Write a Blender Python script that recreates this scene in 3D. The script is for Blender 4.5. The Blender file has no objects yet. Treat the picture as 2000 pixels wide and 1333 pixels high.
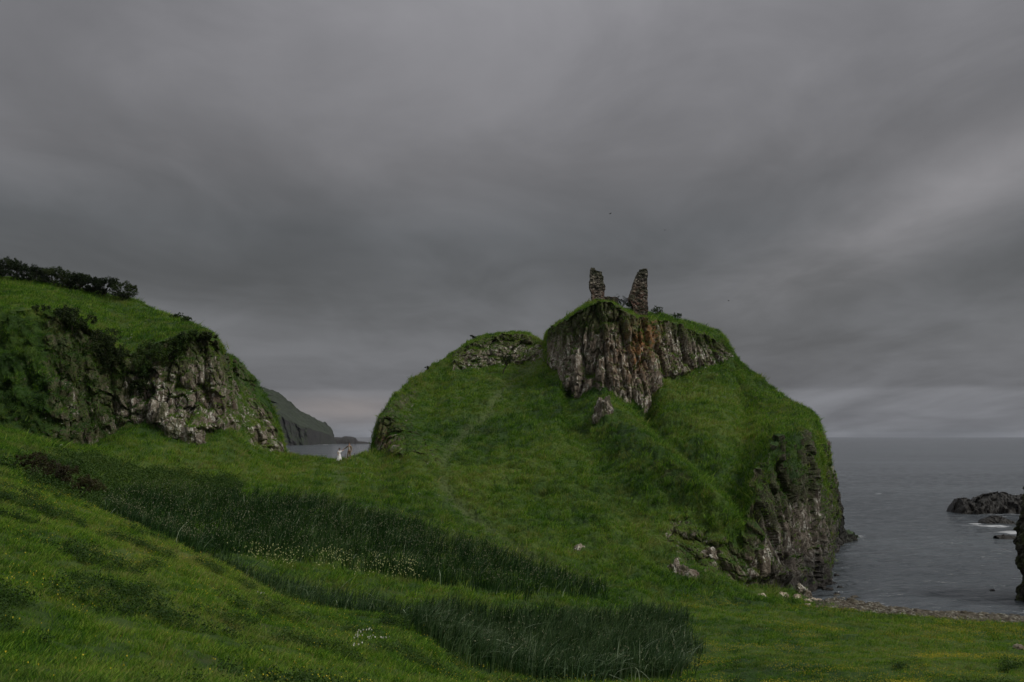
import bpy, bmesh, math, random
import numpy as np
from mathutils import Vector, Matrix

R = math.radians
scene = bpy.context.scene
COL = scene.collection

# ------------------------------------------------------------------ camera
F = 1944.0                     # focal length in photo pixels (35 mm lens, 2000 px wide)
EYE = 15.0                     # camera height over the sea
PITCH = math.atan(185.5 / F)
cam_d = bpy.data.cameras.new("camera"); cam_d.lens = 35.0; cam_d.sensor_width = 36.0
cam_d.clip_start = 0.1; cam_d.clip_end = 60000
cam = bpy.data.objects.new("camera", cam_d); COL.objects.link(cam)
cam.location = (0, 0, EYE); cam.rotation_euler = (R(90) + PITCH, 0, 0)
scene.camera = cam

# ------------------------------------------------------------------ sky and sun
SUN_EL, SUN_AZ = R(44), R(112)           # azimuth from +Y, clockwise: the light comes from the right, behind
world = bpy.data.worlds.new("World"); scene.world = world; world.use_nodes = True
wt = world.node_tree; wt.nodes.clear()
class NT:
    """tiny node helper"""
    def __init__(s, t): s.t = t
    def n(s, typ, **kw):
        nd = s.t.nodes.new(typ)
        for k, v in kw.items():
            if k == 'ins':
                for a, b in v.items(): s.put(nd.inputs[a], b)
            else: setattr(nd, k, v)
        return nd
    def put(s, sock, v):
        if isinstance(v, bpy.types.NodeSocket): s.t.links.new(v, sock)
        elif isinstance(v, bpy.types.Node): s.t.links.new(v.outputs[0], sock)
        else:
            if sock.type == 'RGBA' and len(v) == 3: v = (*v, 1)
            sock.default_value = v
    def m(s, op, a, b=0.0, c=None, clamp=False):
        nd = s.n('ShaderNodeMath', operation=op, use_clamp=clamp); s.put(nd.inputs[0], a); s.put(nd.inputs[1], b)
        if c is not None: s.put(nd.inputs[2], c)
        return nd.outputs[0]
    def mix(s, f, a, b, mode='MIX'):
        nd = s.n('ShaderNodeMix', data_type='RGBA', blend_type=mode); s.put(nd.inputs[0], f); s.put(nd.inputs[6], a); s.put(nd.inputs[7], b)
        return nd.outputs[2]
    def ramp(s, f, stops, interp='LINEAR'):
        nd = s.n('ShaderNodeValToRGB'); cr = nd.color_ramp; cr.interpolation = interp
        while len(cr.elements) < len(stops): cr.elements.new(0.5)
        for e, (p, c) in zip(cr.elements, stops):
            e.position = p; e.color = (*c, 1) if hasattr(c, '__len__') else (c, c, c, 1)
        s.put(nd.inputs[0], f); return nd.outputs[0]
    def noise(s, vec, scale, detail=4, rough=0.55, dist=0.0, col=False):
        nd = s.n('ShaderNodeTexNoise'); s.put(nd.inputs['Vector'], vec)
        for k, v in (('Scale', scale), ('Detail', detail), ('Roughness', rough), ('Distortion', dist)): s.put(nd.inputs[k], v)
        return nd.outputs[1 if col else 0]
    def smooth(s, v, a, b, c=0.0, d=1.0):
        nd = s.n('ShaderNodeMapRange', interpolation_type='SMOOTHSTEP')
        for i, q in enumerate((v, a, b, c, d)): s.put(nd.inputs[i], q)
        return nd.outputs[0]
    def mapping(s, vec, loc=(0,0,0), rot=(0,0,0), scale=(1,1,1)):
        nd = s.n('ShaderNodeMapping'); s.put(nd.inputs[0], vec); s.put(nd.inputs[1], loc); s.put(nd.inputs[2], rot); s.put(nd.inputs[3], scale)
        return nd.outputs[0]
w = NT(wt)
tc = w.n('ShaderNodeTexCoord')
sep = w.n('ShaderNodeSeparateXYZ'); w.put(sep.inputs[0], tc.outputs['Generated'])
dx, dy, dz = sep.outputs
g = lambda v, t=(1.0, 1.0, 1.0): (v * t[0], v * t[1], v * t[2])
WARM, COOL = (1.0, 0.98, 1.04), (0.965, .995, 1.085)
grad = w.ramp(dz, [(0.0, g(.150, COOL)), (.018, g(.150, COOL)), (.0435, g(.142, COOL)), (.0475, g(.110, COOL)), (.075, g(.112, COOL)),
                   (.105, g(.120, COOL)), (.150, g(.090, COOL)), (.20, g(.094, COOL)), (.265, g(.126, WARM)), (.33, g(.160, WARM)),
                   (.41, g(.185, WARM)), (.50, g(.26, WARM)), (.66, g(.40)), (1.0, g(.50))], 'LINEAR')
# clouds lie on a layer overhead, so they stretch out towards the horizon
den = w.m('ADD', w.m('MAXIMUM', dz, 0.0), 0.10)
cmb = w.n('ShaderNodeCombineXYZ'); w.put(cmb.inputs[0], w.m('DIVIDE', dx, den)); w.put(cmb.inputs[1], w.m('DIVIDE', dy, den)); w.put(cmb.inputs[2], dz)
cl1 = w.noise(w.mapping(cmb.outputs[0], (3.1, .4, 0), (0, 0, R(-28)), (.75, .30, 1)), 1.0, 4, .5, .7)
cl2 = w.noise(w.mapping(cmb.outputs[0], (8.0, 2.2, 0), (0, 0, R(-20)), (.9, .5, 3)), 1.9, 8, .60, .5)
cl = w.m('ADD', w.m('MULTIPLY', cl1, .62), w.m('MULTIPLY', cl2, .38))
mod = w.smooth(cl, .30, .70, .74, 1.36)
# bright rift low on the left, and the slanting light streak on the right
def blob(cx, cz, sx, sz, slope=0.0):
    u = w.m('DIVIDE', w.m('SUBTRACT', dx, cx), sx)
    v = w.m('DIVIDE', w.m('SUBTRACT', w.m('SUBTRACT', dz, cz), w.m('MULTIPLY', w.m('SUBTRACT', dx, cx), slope)), sz)
    return w.m('EXPONENT', w.m('MULTIPLY', w.m('ADD', w.m('MULTIPLY', u, u), w.m('MULTIPLY', v, v)), -1.0))
skyc = w.mix(1.0, grad, mod, 'MULTIPLY')
front = w.smooth(dy, 0.0, .3)
warm = w.m('MULTIPLY', w.m('MULTIPLY', blob(-.165, .026, .075, .013), front), w.smooth(cl2, .25, .6, .7, 1.0))
skyc = w.mix(w.m('MULTIPLY', warm, .8), skyc, (.235, .215, .212))
st = w.m('MULTIPLY', w.m('MULTIPLY', blob(.43, .235, .17, .045, .45), front), w.smooth(cl, .3, .65, .4, 1.0))
skyc = w.mix(w.m('MULTIPLY', st, .95), skyc, (.27, .262, .275))
st2 = w.m('MULTIPLY', blob(-.2, .33, .30, .07, -.05), front)
skyc = w.mix(w.m('MULTIPLY', st2, .25), skyc, (.20, .195, .205))
nis = w.n('ShaderNodeTexSky', sky_type='NISHITA', sun_disc=False, sun_elevation=SUN_EL, sun_rotation=SUN_AZ, air_density=2.0, dust_density=4.0)
nisv = w.mix(1.0, nis.outputs[0], (.1, .1, .1), 'MULTIPLY')
skyc = w.mix(.04, skyc, nisv)
bg = w.n('ShaderNodeBackground'); w.put(bg.inputs[0], skyc); bg.inputs[1].default_value = 1.0
wo = w.n('ShaderNodeOutputWorld'); w.put(wo.inputs[0], bg.outputs[0])
world.cycles.sampling_method = 'AUTOMATIC'

sun_d = bpy.data.lights.new("sun", 'SUN'); sun_d.energy = 1.5; sun_d.angle = R(12); sun_d.color = (1.0, .96, .90)
sun = bpy.data.objects.new("sun", sun_d); COL.objects.link(sun)
sdir = Vector((math.sin(SUN_AZ) * math.cos(SUN_EL), math.cos(SUN_AZ) * math.cos(SUN_EL), math.sin(SUN_EL)))
sun.rotation_euler = sdir.to_track_quat('Z', 'Y').to_euler(); sun.location = (60, -40, 90)
scene.view_settings.view_transform = 'Standard'; scene.view_settings.look = 'None'
scene.view_settings.exposure = 0.25; scene.view_settings.gamma = 1.0
scene.cycles.max_bounces = 5; scene.cycles.diffuse_bounces = 3; scene.cycles.transparent_max_bounces = 8
scene.cycles.use_denoising = True

rng = np.random.default_rng(7)
random.seed(7)

# ------------------------------------------------------------------ numpy noise
_perm = np.random.default_rng(3).permutation(512).astype(np.int64)
_perm = np.concatenate([_perm, _perm, _perm])
_gr = np.random.default_rng(5).normal(size=(512, 3)); _gr /= np.linalg.norm(_gr, axis=1)[:, None]
def _h(i, j, k): return _perm[_perm[_perm[i & 511] + (j & 511)] + (k & 511)]
def perlin(p):
    i = np.floor(p).astype(np.int64); f = p - i; u = f * f * f * (f * (f * 6 - 15) + 10)
    out = 0
    for a in (0, 1):
        for b in (0, 1):
            for c in (0, 1):
                gvec = _gr[_h(i[:, 0] + a, i[:, 1] + b, i[:, 2] + c)]
                dot = gvec[:, 0] * (f[:, 0] - a) + gvec[:, 1] * (f[:, 1] - b) + gvec[:, 2] * (f[:, 2] - c)
                out = out + dot * (u[:, 0] if a else 1 - u[:, 0]) * (u[:, 1] if b else 1 - u[:, 1]) * (u[:, 2] if c else 1 - u[:, 2])
    return out * 1.6
def fbm(p, octaves=4, gain=.5, lac=2.03):
    s, a = 0, 1.0
    for o in range(octaves):
        s = s + a * perlin(p + 17.3 * o); p = p * lac; a *= gain
    return s
_rnd = np.random.default_rng(9).random((512, 4))
def worley(p):
    """returns F1, F2, random value of the nearest cell"""
    i = np.floor(p).astype(np.int64)
    f1 = np.full(len(p), 9.0); f2 = f1.copy(); rid = np.zeros(len(p))
    for a in (-1, 0, 1):
        for b in (-1, 0, 1):
            for c in (-1, 0, 1):
                q = i + (a, b, c); r = _rnd[_h(q[:, 0], q[:, 1], q[:, 2])]
                d = np.linalg.norm(q + r[:, :3] - p, axis=1)
                n = d < f1
                f2 = np.where(n, f1, np.minimum(f2, d)); f1 = np.where(n, d, f1); rid = np.where(n, r[:, 3], rid)
    return f1, f2, rid
def sstep(x, a, b): t = np.clip((x - a) / (b - a), 0, 1); return t * t * (3 - 2 * t)

# ------------------------------------------------------------------ photo pixel + distance -> place
cs, sn = math.cos(PITCH), math.sin(PITCH)
def z_of(Y, d):
    b = (666.5 - Y) / F; return EYE + d * (sn + b * cs) / (cs - b * sn)
def x_of(X, Y, d):
    b = (666.5 - Y) / F; return d * (X - 1000) / F / (cs - b * sn)
def place(X, Y, d): return Vector((x_of(X, Y, d), d, z_of(Y, d)))
def pix(P):
    P = np.asarray(P, float); q = P - (0, 0, EYE)
    zc = q[:, 1] * cs + q[:, 2] * sn; yc = -q[:, 1] * sn + q[:, 2] * cs
    return 1000 + F * q[:, 0] / zc, 666.5 - F * yc / zc

# ------------------------------------------------------------------ object helpers
def tag(o, label=None, cat=None, group=None, kind=None):
    if label: o['label'] = label
    if cat: o['category'] = cat
    if group: o['group'] = group
    if kind: o['kind'] = kind
    return o
def mesh_np(name, V, faces, mat=None, smooth=True, parent=None, attrs=None):
    """faces: (n,3) or (n,4) int array"""
    me = bpy.data.meshes.new(name); V = np.asarray(V, np.float32); faces = np.asarray(faces, np.int32); n, k = faces.shape
    me.vertices.add(len(V)); me.vertices.foreach_set('co', V.ravel())
    me.loops.add(n * k); me.loops.foreach_set('vertex_index', faces.ravel())
    me.polygons.add(n); me.polygons.foreach_set('loop_start', np.arange(0, n * k, k, dtype=np.int32))
    me.polygons.foreach_set('loop_total', np.full(n, k, np.int32))
    sm = smooth if hasattr(smooth, '__len__') else np.full(n, bool(smooth))
    me.polygons.foreach_set('use_smooth', sm.astype(bool))
    me.update(calc_edges=True)
    for an, av in (attrs or {}).items():
        at = me.attributes.new(an, 'FLOAT', 'POINT'); at.data.foreach_set('value', np.asarray(av, np.float32))
    if mat: me.materials.append(mat)
    o = bpy.data.objects.new(name, me); COL.objects.link(o)
    if parent: o.parent = parent
    return o
def empty(name, loc, rz=0.0, sc=1.0):
    o = bpy.data.objects.new(name, None); COL.objects.link(o); o.location = loc; o.rotation_euler = (0, 0, rz); o.scale = (sc,) * 3
    o.empty_display_size = .2; return o
def copy_tree(o, parent=None):
    c = o.copy(); COL.objects.link(c); c.parent = parent
    for ch in list(o.children): copy_tree(ch, c)
    return c

# ------------------------------------------------------------------ materials
def new_mat(name):
    m = bpy.data.materials.new(name); m.use_nodes = True; m.node_tree.nodes.clear(); s = NT(m.node_tree)
    out = s.n('ShaderNodeOutputMaterial'); return m, s, out
def rock_colour(s, pos, amt=1.0, wet=None):
    """weathered basalt: brown-grey, pale lichen patches, dark joints, rust stains"""
    a = s.noise(pos, .35, 5, .6, .3); b = s.noise(s.mapping(pos, scale=(1, 1, .22)), 1.7, 6, .68, .4)
    c = s.noise(s.mapping(pos, (9, 4, 2), scale=(1, 1, .4)), 3.0, 5, .7)
    base = s.ramp(b, [(.27, (.034, .027, .020)), (.42, (.105, .085, .064)), (.54, (.205, .172, .135)), (.72, (.33, .295, .24))])
    base = s.mix(s.smooth(a, .45, .68, 0, .65), base, (.085, .058, .040))
    lich = s.m('MULTIPLY', s.smooth(c, .51, .59), s.smooth(s.noise(pos, .6, 3, .5), .40, .60))
    base = s.mix(s.m('MULTIPLY', lich, .9), base, (.62, .60, .53))
    return base
def bump(s, h, strength, dist, normal=None):
    nd = s.n('ShaderNodeBump'); nd.inputs['Strength'].default_value = strength; nd.inputs['Distance'].default_value = dist
    s.put(nd.inputs['Height'], h)
    if normal is not None: s.put(nd.inputs['Normal'], normal)
    return nd.outputs[0]
def grass_colour(s, pos, k=1.0):
    a = s.noise(pos, .06, 3, .5); b = s.noise(pos, .45, 5, .6, .3); c = s.noise(pos, 2.3, 4, .65)
    v = s.m('ADD', s.m('MULTIPLY', a, .45), s.m('ADD', s.m('MULTIPLY', b, .38), s.m('MULTIPLY', c, .17)))
    col = s.ramp(v, [(.36, (.022 * k, .056 * k, .012 * k)), (.46, (.045 * k, .100 * k, .015 * k)), (.54, (.085 * k, .150 * k, .020 * k)), (.66, (.150 * k, .205 * k, .035 * k))])
    brown = s.m('MULTIPLY', s.smooth(s.noise(s.mapping(pos, (40, 11, 3)), .30, 5, .65), .60, .72), .55)
    return s.mix(brown, col, (.095 * k, .085 * k, .035 * k))

def terrain_material():
    m, s, out = new_mat("turf_and_basalt")
    geo = s.n('ShaderNodeNewGeometry'); pos = geo.outputs['Position']
    at = lambda n: s.n('ShaderNodeAttribute', attribute_name=n).outputs['Fac']
    rock = at('rock'); beach = at('beach'); rust = at('rust'); path = at('path'); wet = at('wet')
    sepn = s.n('ShaderNodeSeparateXYZ'); s.put(sepn.inputs[0], geo.outputs['Normal'])
    rn = s.noise(pos, 1.3, 5, .65)
    rk = s.m('ADD', rock, s.m('MULTIPLY', s.m('SUBTRACT', rn, .5), 1.1))
    rk = s.m('SUBTRACT', rk, s.smooth(sepn.outputs[2], .45, .85, 0, .55))
    rk = s.smooth(rk, .42, .56)
    gc = grass_colour(s, pos, .62)
    gc = s.mix(s.m('MULTIPLY', path, .85), gc, (.080, .104, .036))
    rc = rock_colour(s, pos)
    mo = s.m('ADD', s.noise(s.mapping(pos, (3, 3, 3), scale=(1, 1, .4)), .8, 5, .7), s.m('MULTIPLY', at('moss'), .34))
    rc = s.mix(s.smooth(mo, .56, .70, 0, .9), rc, s.ramp(s.noise(pos, 1.7, 4, .6), [(.35, (.045, .038, .018)), (.55, (.050, .066, .018)), (.7, (.090, .085, .035))]))
    rc = s.mix(s.m('MULTIPLY', rust, s.smooth(s.noise(pos, 1.1, 4, .6), .35, .6)), rc, (.23, .115, .045))
    rc = s.mix(s.m('MULTIPLY', wet, .88), rc, (.014, .013, .012))
    col = s.mix(rk, gc, rc)
    bc = s.ramp(s.noise(pos, 3.0, 3, .7), [(.3, (.03, .026, .021)), (.5, (.08, .07, .056)), (.7, (.14, .125, .105))])
    col = s.mix(beach, col, bc)
    h = s.m('ADD', s.m('MULTIPLY', s.noise(pos, 4.0, 6, .7), .6), s.m('MULTIPLY', s.noise(s.mapping(pos, scale=(1, 1, .5)), 1.6, 5, .7), .8))
    bs = s.n('ShaderNodeBsdfPrincipled'); s.put(bs.inputs['Base Color'], col)
    s.put(bs.inputs['Roughness'], s.m('SUBTRACT', .92, s.m('MULTIPLY', wet, .45))); bs.inputs['Specular IOR Level'].default_value = .25
    s.put(bs.inputs['Normal'], bump(s, h, .9, .35)); s.put(out.inputs[0], bs.outputs[0])
    return m
M_TERR = terrain_material()

def leaf_mat(name, ramp, trans=.35, rough=.6, scale=1.0, rnd=.5, dry=0):
    """leaf or blade: colour varies over the ground and from clump to clump"""
    m, s, out = new_mat(name)
    geo = s.n('ShaderNodeNewGeometry'); pos = geo.outputs['Position']
    oi = s.n('ShaderNodeObjectInfo')
    a = s.noise(pos, .06 * scale, 3, .5); b = s.noise(pos, .45 * scale, 5, .6, .3)
    ri = s.m('ADD', s.m('MULTIPLY', s.m('SUBTRACT', oi.outputs['Random'], .5), .16 * rnd), s.m('MULTIPLY', s.m('SUBTRACT', geo.outputs['Random Per Island'], .5), .22 * rnd))
    v = s.m('ADD', s.m('ADD', s.m('MULTIPLY', a, .5), s.m('MULTIPLY', b, .5)), ri)
    col = s.ramp(v, ramp)
    if dry: col = s.mix(s.m('MULTIPLY', s.smooth(s.m('ADD', s.noise(s.mapping(pos, (40, 11, 3)), .28, 5, .65), s.m('MULTIPLY', s.m('SUBTRACT', oi.outputs['Random'], .5), .22)), .52, .66), dry), col, (.185, .165, .075))
    d = s.n('ShaderNodeBsdfPrincipled'); s.put(d.inputs['Base Color'], col); d.inputs['Roughness'].default_value = rough; d.inputs['Specular IOR Level'].default_value = .12
    t = s.n('ShaderNodeBsdfTranslucent'); s.put(t.inputs[0], s.mix(1.0, col, (1.0, 1.1, .5), 'MULTIPLY'))
    mx = s.n('ShaderNodeMixShader'); mx.inputs[0].default_value = trans; s.put(mx.inputs[1], d.outputs[0]); s.put(mx.inputs[2], t.outputs[0])
    s.put(out.inputs[0], mx.outputs[0]); return m
GR = [(.35, (.023, .068, .009)), (.45, (.060, .158, .011)), (.535, (.126, .245, .018)), (.63, (.212, .308, .036)), (.72, (.22, .20, .065))]
M_GRASS = leaf_mat("meadow_grass", GR, .35, .6, 1.0, 1.2, .48)
M_REED = leaf_mat("reed_leaf", [(.3, (.010, .030, .008)), (.45, (.024, .064, .014)), (.56, (.050, .100, .026)), (.68, (.115, .155, .065))], .25, .5, 2.0, 1.9)
M_REED_SHADE = leaf_mat("shaded_reed_leaf", [(.3, (.006, .018, .006)), (.48, (.013, .038, .010)), (.60, (.028, .062, .018)), (.72, (.07, .11, .045))], .15, .55, 2.0, 1.6)  # same reed as the bed, shade put into the colour to offset lit blades
M_ARCH = leaf_mat("arching_reed_leaf", [(.3, (.022, .055, .018)), (.5, (.060, .105, .045)), (.66, (.20, .25, .16))], .15, .4, 2.0, 2.2)  # light end of the ramp paints the glints on the arching blades
M_BUSH = leaf_mat("dark_leaf", [(.3, (.007, .013, .005)), (.5, (.016, .029, .008)), (.65, (.038, .054, .014))], .15, .55, 2.0, 1.0)
M_BRAM = leaf_mat("bramble_leaf", [(.3, (.022, .018, .009)), (.5, (.045, .040, .016)), (.65, (.060, .070, .022))], .2, .5, 2.0, 1.2)
M_IVY = leaf_mat("ivy_leaf", [(.3, (.012, .026, .008)), (.5, (.026, .055, .012)), (.65, (.060, .090, .020))], .2, .5, 2.0, 1.0)
M_HERB = leaf_mat("herb_leaf", [(.3, (.016, .036, .009)), (.5, (.036, .078, .014)), (.65, (.075, .120, .024))], .3, .5, 2.0, 1.0)
def plain(name, col, rough=.8, var=.25, scale=6.0, spec=.3, bmp=0.0):
    m, s, out = new_mat(name); geo = s.n('ShaderNodeNewGeometry')
    n = s.noise(geo.outputs['Position'], scale, 4, .6)
    c = s.ramp(n, [(.3, tuple(x * (1 - var) for x in col)), (.7, tuple(min(1, x * (1 + var)) for x in col))])
    b = s.n('ShaderNodeBsdfPrincipled'); s.put(b.inputs['Base Color'], c); b.inputs['Roughness'].default_value = rough; b.inputs['Specular IOR Level'].default_value = spec
    if bmp: s.put(b.inputs['Normal'], bump(s, n, .8, bmp))
    s.put(out.inputs[0], b.outputs[0]); return m
M_BARK = plain("bark", (.055, .045, .035), .95)
def rock_mat(name, tint=(1, 1, 1), lo=1.0, mossy_=1.0):
    m, s, out = new_mat(name); geo = s.n('ShaderNodeNewGeometry'); pos = geo.outputs['Position']
    c = s.mix(1.0, rock_colour(s, pos), tuple(t * lo for t in tint), 'MULTIPLY')
    c = s.mix(s.smooth(s.noise(s.mapping(pos, (3, 3, 3), scale=(1, 1, .5)), 1.1, 5, .7), .47, .60, 0, .8 * mossy_), c, (.050, .060, .020))
    h = s.noise(pos, 5.0, 6, .7)
    b = s.n('ShaderNodeBsdfPrincipled'); s.put(b.inputs['Base Color'], c); b.inputs['Roughness'].default_value = .9; b.inputs['Specular IOR Level'].default_value = .25
    s.put(b.inputs['Normal'], bump(s, h, .9, .15)); s.put(out.inputs[0], b.outputs[0]); return m
M_ROCK = rock_mat("basalt"); M_PALE = rock_mat("pale_lichen_rock", (.97, 1.0, .97), 1.5, .5); M_STONEW = rock_mat("whitish_stone", (1, 1, .98), 2.3, 0); M_LICH = rock_mat("lichen_rock", (.97, 1.0, .98), 1.15); M_WET = rock_mat("wet_sea_rock", (.95, 1.0, 1.05), .09, 0)
M_WET.node_tree.nodes['Principled BSDF'].inputs['Roughness'].default_value = .45

# ------------------------------------------------------------------ the land: one surface lofted through its crest, foot and edge lines
def _steps():
    x, o = -420.0, []
    while x < 2500:
        o.append(x)
        x += 12 if (x < -60 or x > 2060) else .15 if 1603 <= x < 1622 else .3 if 1622 <= x < 1645 else .6 if 1594 <= x < 1690 else 1.0 if (725 < x < 790 or 425 < x < 470 or 1060 < x < 1075) else 1.25 if 1280 < x < 1594 else 2.0
    return np.concatenate([np.arange(-4400, -420, 80.0), np.array(o), np.arange(2500, 6400, 80.0)])
XS = _steps(); XU = np.arange(-420, 2501, 1.0)
def line(pts, sig=5.0, zmode=False):
    """pts: (X, Y, d) or with zmode (X, z, d)  ->  d(X), z(X)"""
    p = np.array(pts, float)
    Z = p[:, 1] if zmode else np.array([z_of(a, b) for a, b in zip(p[:, 1], p[:, 2])])
    d = np.interp(XU, p[:, 0], p[:, 2]); z = np.interp(XU, p[:, 0], Z)
    return np.interp(XS, XU, smooth1(d, sig * 2)), np.interp(XS, XU, smooth1(z, sig * 2))
def smooth1(v, sig):
    r = int(max(1, sig * 1.6)); k = np.exp(-.5 * (np.arange(-r, r + 1) / (sig / 2 + .01)) ** 2); k /= k.sum()
    return np.convolve(np.pad(v, r, mode='edge'), k, mode='valid')
zl = lambda *p: [(a, b, c) for a, b, c in p]
L = []
L.append(line([(-420, 13.6, 4), (1000, 13.3, 4), (2500, 12.6, 4)], 30, True))
L.append(line([(-420, 1340, 15), (0, 1340, 17), (400, 1340, 20), (700, 1340, 26), (900, 1340, 36), (1000, 1340, 42), (1100, 1340, 45), (1400, 1340, 46), (2000, 1340, 44), (2500, 1340, 42)], 40))
L.append(line([(-420, 860, 58), (0, 900, 60), (60, 935, 58), (200, 1000, 54), (300, 1045, 52), (450, 1112, 50), (550, 1165, 49), (650, 1190, 48), (750, 1198, 47), (820, 1218, 46.5),
               (900, 1275, 45), (1000, 1318, 44.5), (1060, 1334, 46), (1100, 1330, 47), (1340, 1318, 48), (1450, 1300, 50), (2000, 1290, 49), (2500, 1290, 48)], 14))
L.append(line([(-420, 14.2, 68), (0, 13.0, 68), (60, 11.6, 66), (200, 9.9, 64), (300, 8.7, 62), (450, 7.0, 58), (550, 6.0, 57), (650, 5.3, 56), (820, 4.5, 54),
               (1000, 3.6, 51), (1100, 3.3, 50), (1340, 3.0, 53), (1500, 3.0, 57), (2000, 2.5, 57), (2500, 2.5, 57)], 16, True))
L.append(line([(-420, 820, 84), (0, 846, 85), (150, 885, 86), (300, 925, 88), (420, 948, 90), (560, 950, 95), (670, 975, 93), (800, 1010, 90), (900, 1040, 88), (1000, 1075, 84),
               (1060, 1103, 80), (1160, 1132, 79), (1300, 1168, 76), (1450, 1188, 76), (1600, 1196, 76), (1700, 1208, 74), (2000, 1232, 70), (2500, 1250, 67)], 14))
SH = line([(-420, 0, 0), (2500, 0, 0)])
L5 = line([(-420, 800, 92), (0, 835, 92), (100, 862, 94), (180, 872, 97), (215, 850, 100), (250, 828, 102), (300, 832, 102), (330, 852, 100), (385, 866, 100), (398, 850, 102), (440, 842, 104),
           (448, 832, 106), (490, 868, 110), (515, 882, 112), (555, 887, 116), (600, 893, 113), (640, 897, 111), (670, 898, 110), (700, 889, 114), (738, 879, 122), (760, 882, 118),
           (800, 900, 110), (900, 945, 103), (1000, 985, 96), (1100, 1020, 92), (1200, 1050, 88), (1300, 1090, 85), (1400, 1125, 85), (1450, 1142, 87), (1500, 1146, 90), (1550, 1153, 93),
           (1600, 1141, 101), (1606, 1139.5, 101.6), (1612, 1110, 113.5), (1620, 1078, 130), (1640, 1060, 141), (1665, 1055, 145), (1682, 1056, 146), (1700, 1120, 125), (1730, 1165, 105), (1800, 1180, 98), (2500, 1190, 95)], 4)
# the shore: for the beach its z is zero, elsewhere it just halves the slope
sd, sz = (L[4][0] + L5[0]) / 2, (L[4][1] + L5[1]) / 2
bd = np.interp(XS, [1560, 1600, 1700, 1800, 1900, 2000, 2500], [95.5, 93, 89, 87, 85.5, 84, 80])
wsh = sstep(XS, 1500, 1600)
L.append((sd * (1 - wsh) + bd * wsh, sz * (1 - wsh) + .02 * wsh))
zz = L5[1].copy(); zz[XS > 1604] = np.minimum(zz[XS > 1604], -.5); zz = np.where(XS > 1700, -1.6, zz); zz = np.where((XS > 1604) & (XS <= 1700), -3.0, zz); zz = np.where((XS > 1575) & (XS <= 1604), zz * (1 - (XS - 1575) / 29) - 3.0 * (XS - 1575) / 29, zz)
L.append((L5[0], zz))
L.append(line([(-420, 560, 96), (0, 605, 97), (60, 603, 98), (100, 608, 99), (150, 625, 101), (200, 652, 103), (235, 690, 104), (250, 695, 104), (275, 680, 105), (310, 667, 105), (350, 653, 106),
               (400, 648, 107), (425, 664, 108), (438, 685, 109), (444, 700, 111), (450, 692, 121), (475, 713, 123), (500, 745, 123), (520, 772, 122), (535, 805, 121), (546, 838, 120), (553, 880, 118),
               (560, 893, 120), (600, 900, 119), (640, 904, 117), (670, 904, 116), (700, 897, 119), (728, 886, 124), (736, 850, 123.5), (740, 822, 123), (760, 817, 124), (790, 832, 123), (820, 842, 122),
               (850, 850, 121), (900, 855, 120), (1000, 860, 117), (1100, 880, 110), (1200, 900, 105), (1300, 930, 101), (1400, 985, 94), (1430, 1025, 91.5), (1450, 1032, 91), (1462, 995, 91.5), (1478, 935, 92.5), (1495, 895, 94),
               (1515, 856, 96.5), (1560, 838, 99.5), (1588, 845, 104), (1600, 868, 107), (1606, 890, 112), (1612, 915, 121), (1620, 950, 131), (1628, 985, 135), (1632, 1015, 138), (1642, 1036, 142), (1665, 1049, 148), (1680, 1058, 148), (1700, 1100, 140), (2500, 1120, 120)], 3))
L.append(line([(-420, 540, 112), (0, 582, 111), (100, 587, 111), (200, 625, 113), (240, 655, 113), (300, 645, 113), (370, 640, 112), (410, 648, 109.5), (438, 687, 110), (445, 702, 115), (460, 722, 130), (500, 765, 130), (530, 810, 130), (553, 895, 130),
               (600, 945, 135), (670, 950, 132), (725, 900, 132), (736, 838, 126), (741, 815, 126), (760, 803, 128), (800, 792, 138), (850, 762, 148), (884, 722, 153), (930, 716, 155), (980, 712, 156), (1000, 712, 156), (1030, 705, 155),
               (1058, 699, 152), (1066, 716, 148), (1085, 722, 144), (1094, 724, 142), (1100, 780, 136), (1130, 778, 134), (1150, 768, 133), (1180, 762, 132), (1205, 785, 132), (1240, 792, 133), (1268, 789, 134), (1280, 765, 136),
               (1300, 745, 139), (1340, 733, 143), (1360, 720, 146), (1400, 710, 149), (1432, 698, 152), (1450, 765, 141), (1500, 806, 130), (1560, 812, 122), (1588, 818, 119), (1600, 848, 121), (1610, 892, 123), (1620, 937, 128),
               (1628, 978, 131), (1632, 1012, 135), (1642, 1034, 141), (1665, 1048, 149), (1680, 1058, 150), (1700, 1100, 145), (2500, 1120, 130)], 2.5))
L.append(line([(-420, 515, 132), (0, 560, 126), (100, 570, 125), (200, 600, 124), (240, 618, 123), (300, 620, 121), (370, 632, 117), (415, 652, 111), (438, 688, 111), (446, 705, 118), (460, 745, 140), (500, 790, 140), (530, 830, 140), (553, 905, 140),
               (600, 960, 145), (670, 960, 142), (725, 910, 140), (736, 832, 127), (742, 812, 127.5), (760, 790, 131), (800, 755, 145), (850, 718, 155), (884, 692, 160), (930, 664, 161), (960, 657, 162), (1000, 653, 163), (1030, 656, 162),
               (1060, 671, 158), (1066, 675, 157), (1069, 645, 149.5), (1090, 634, 145.5), (1110, 622, 138.8), (1140, 602, 136.5), (1180, 592, 135.5), (1200, 594, 135.5), (1220, 610, 135.5), (1240, 622, 136), (1262, 626, 137), (1300, 626, 141.5),
               (1330, 638, 145.5), (1380, 656, 150.5), (1410, 672, 152.5), (1432, 692, 155.5), (1450, 740, 146), (1500, 775, 138), (1560, 800, 127), (1590, 814, 122), (1600, 836, 123), (1610, 882, 125), (1620, 930, 130),
               (1628, 972, 133), (1632, 1010, 136), (1642, 1033, 142), (1665, 1047, 150), (1680, 1058, 152), (1700, 1100, 150), (2500, 1120, 140)], 2.5))
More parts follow.
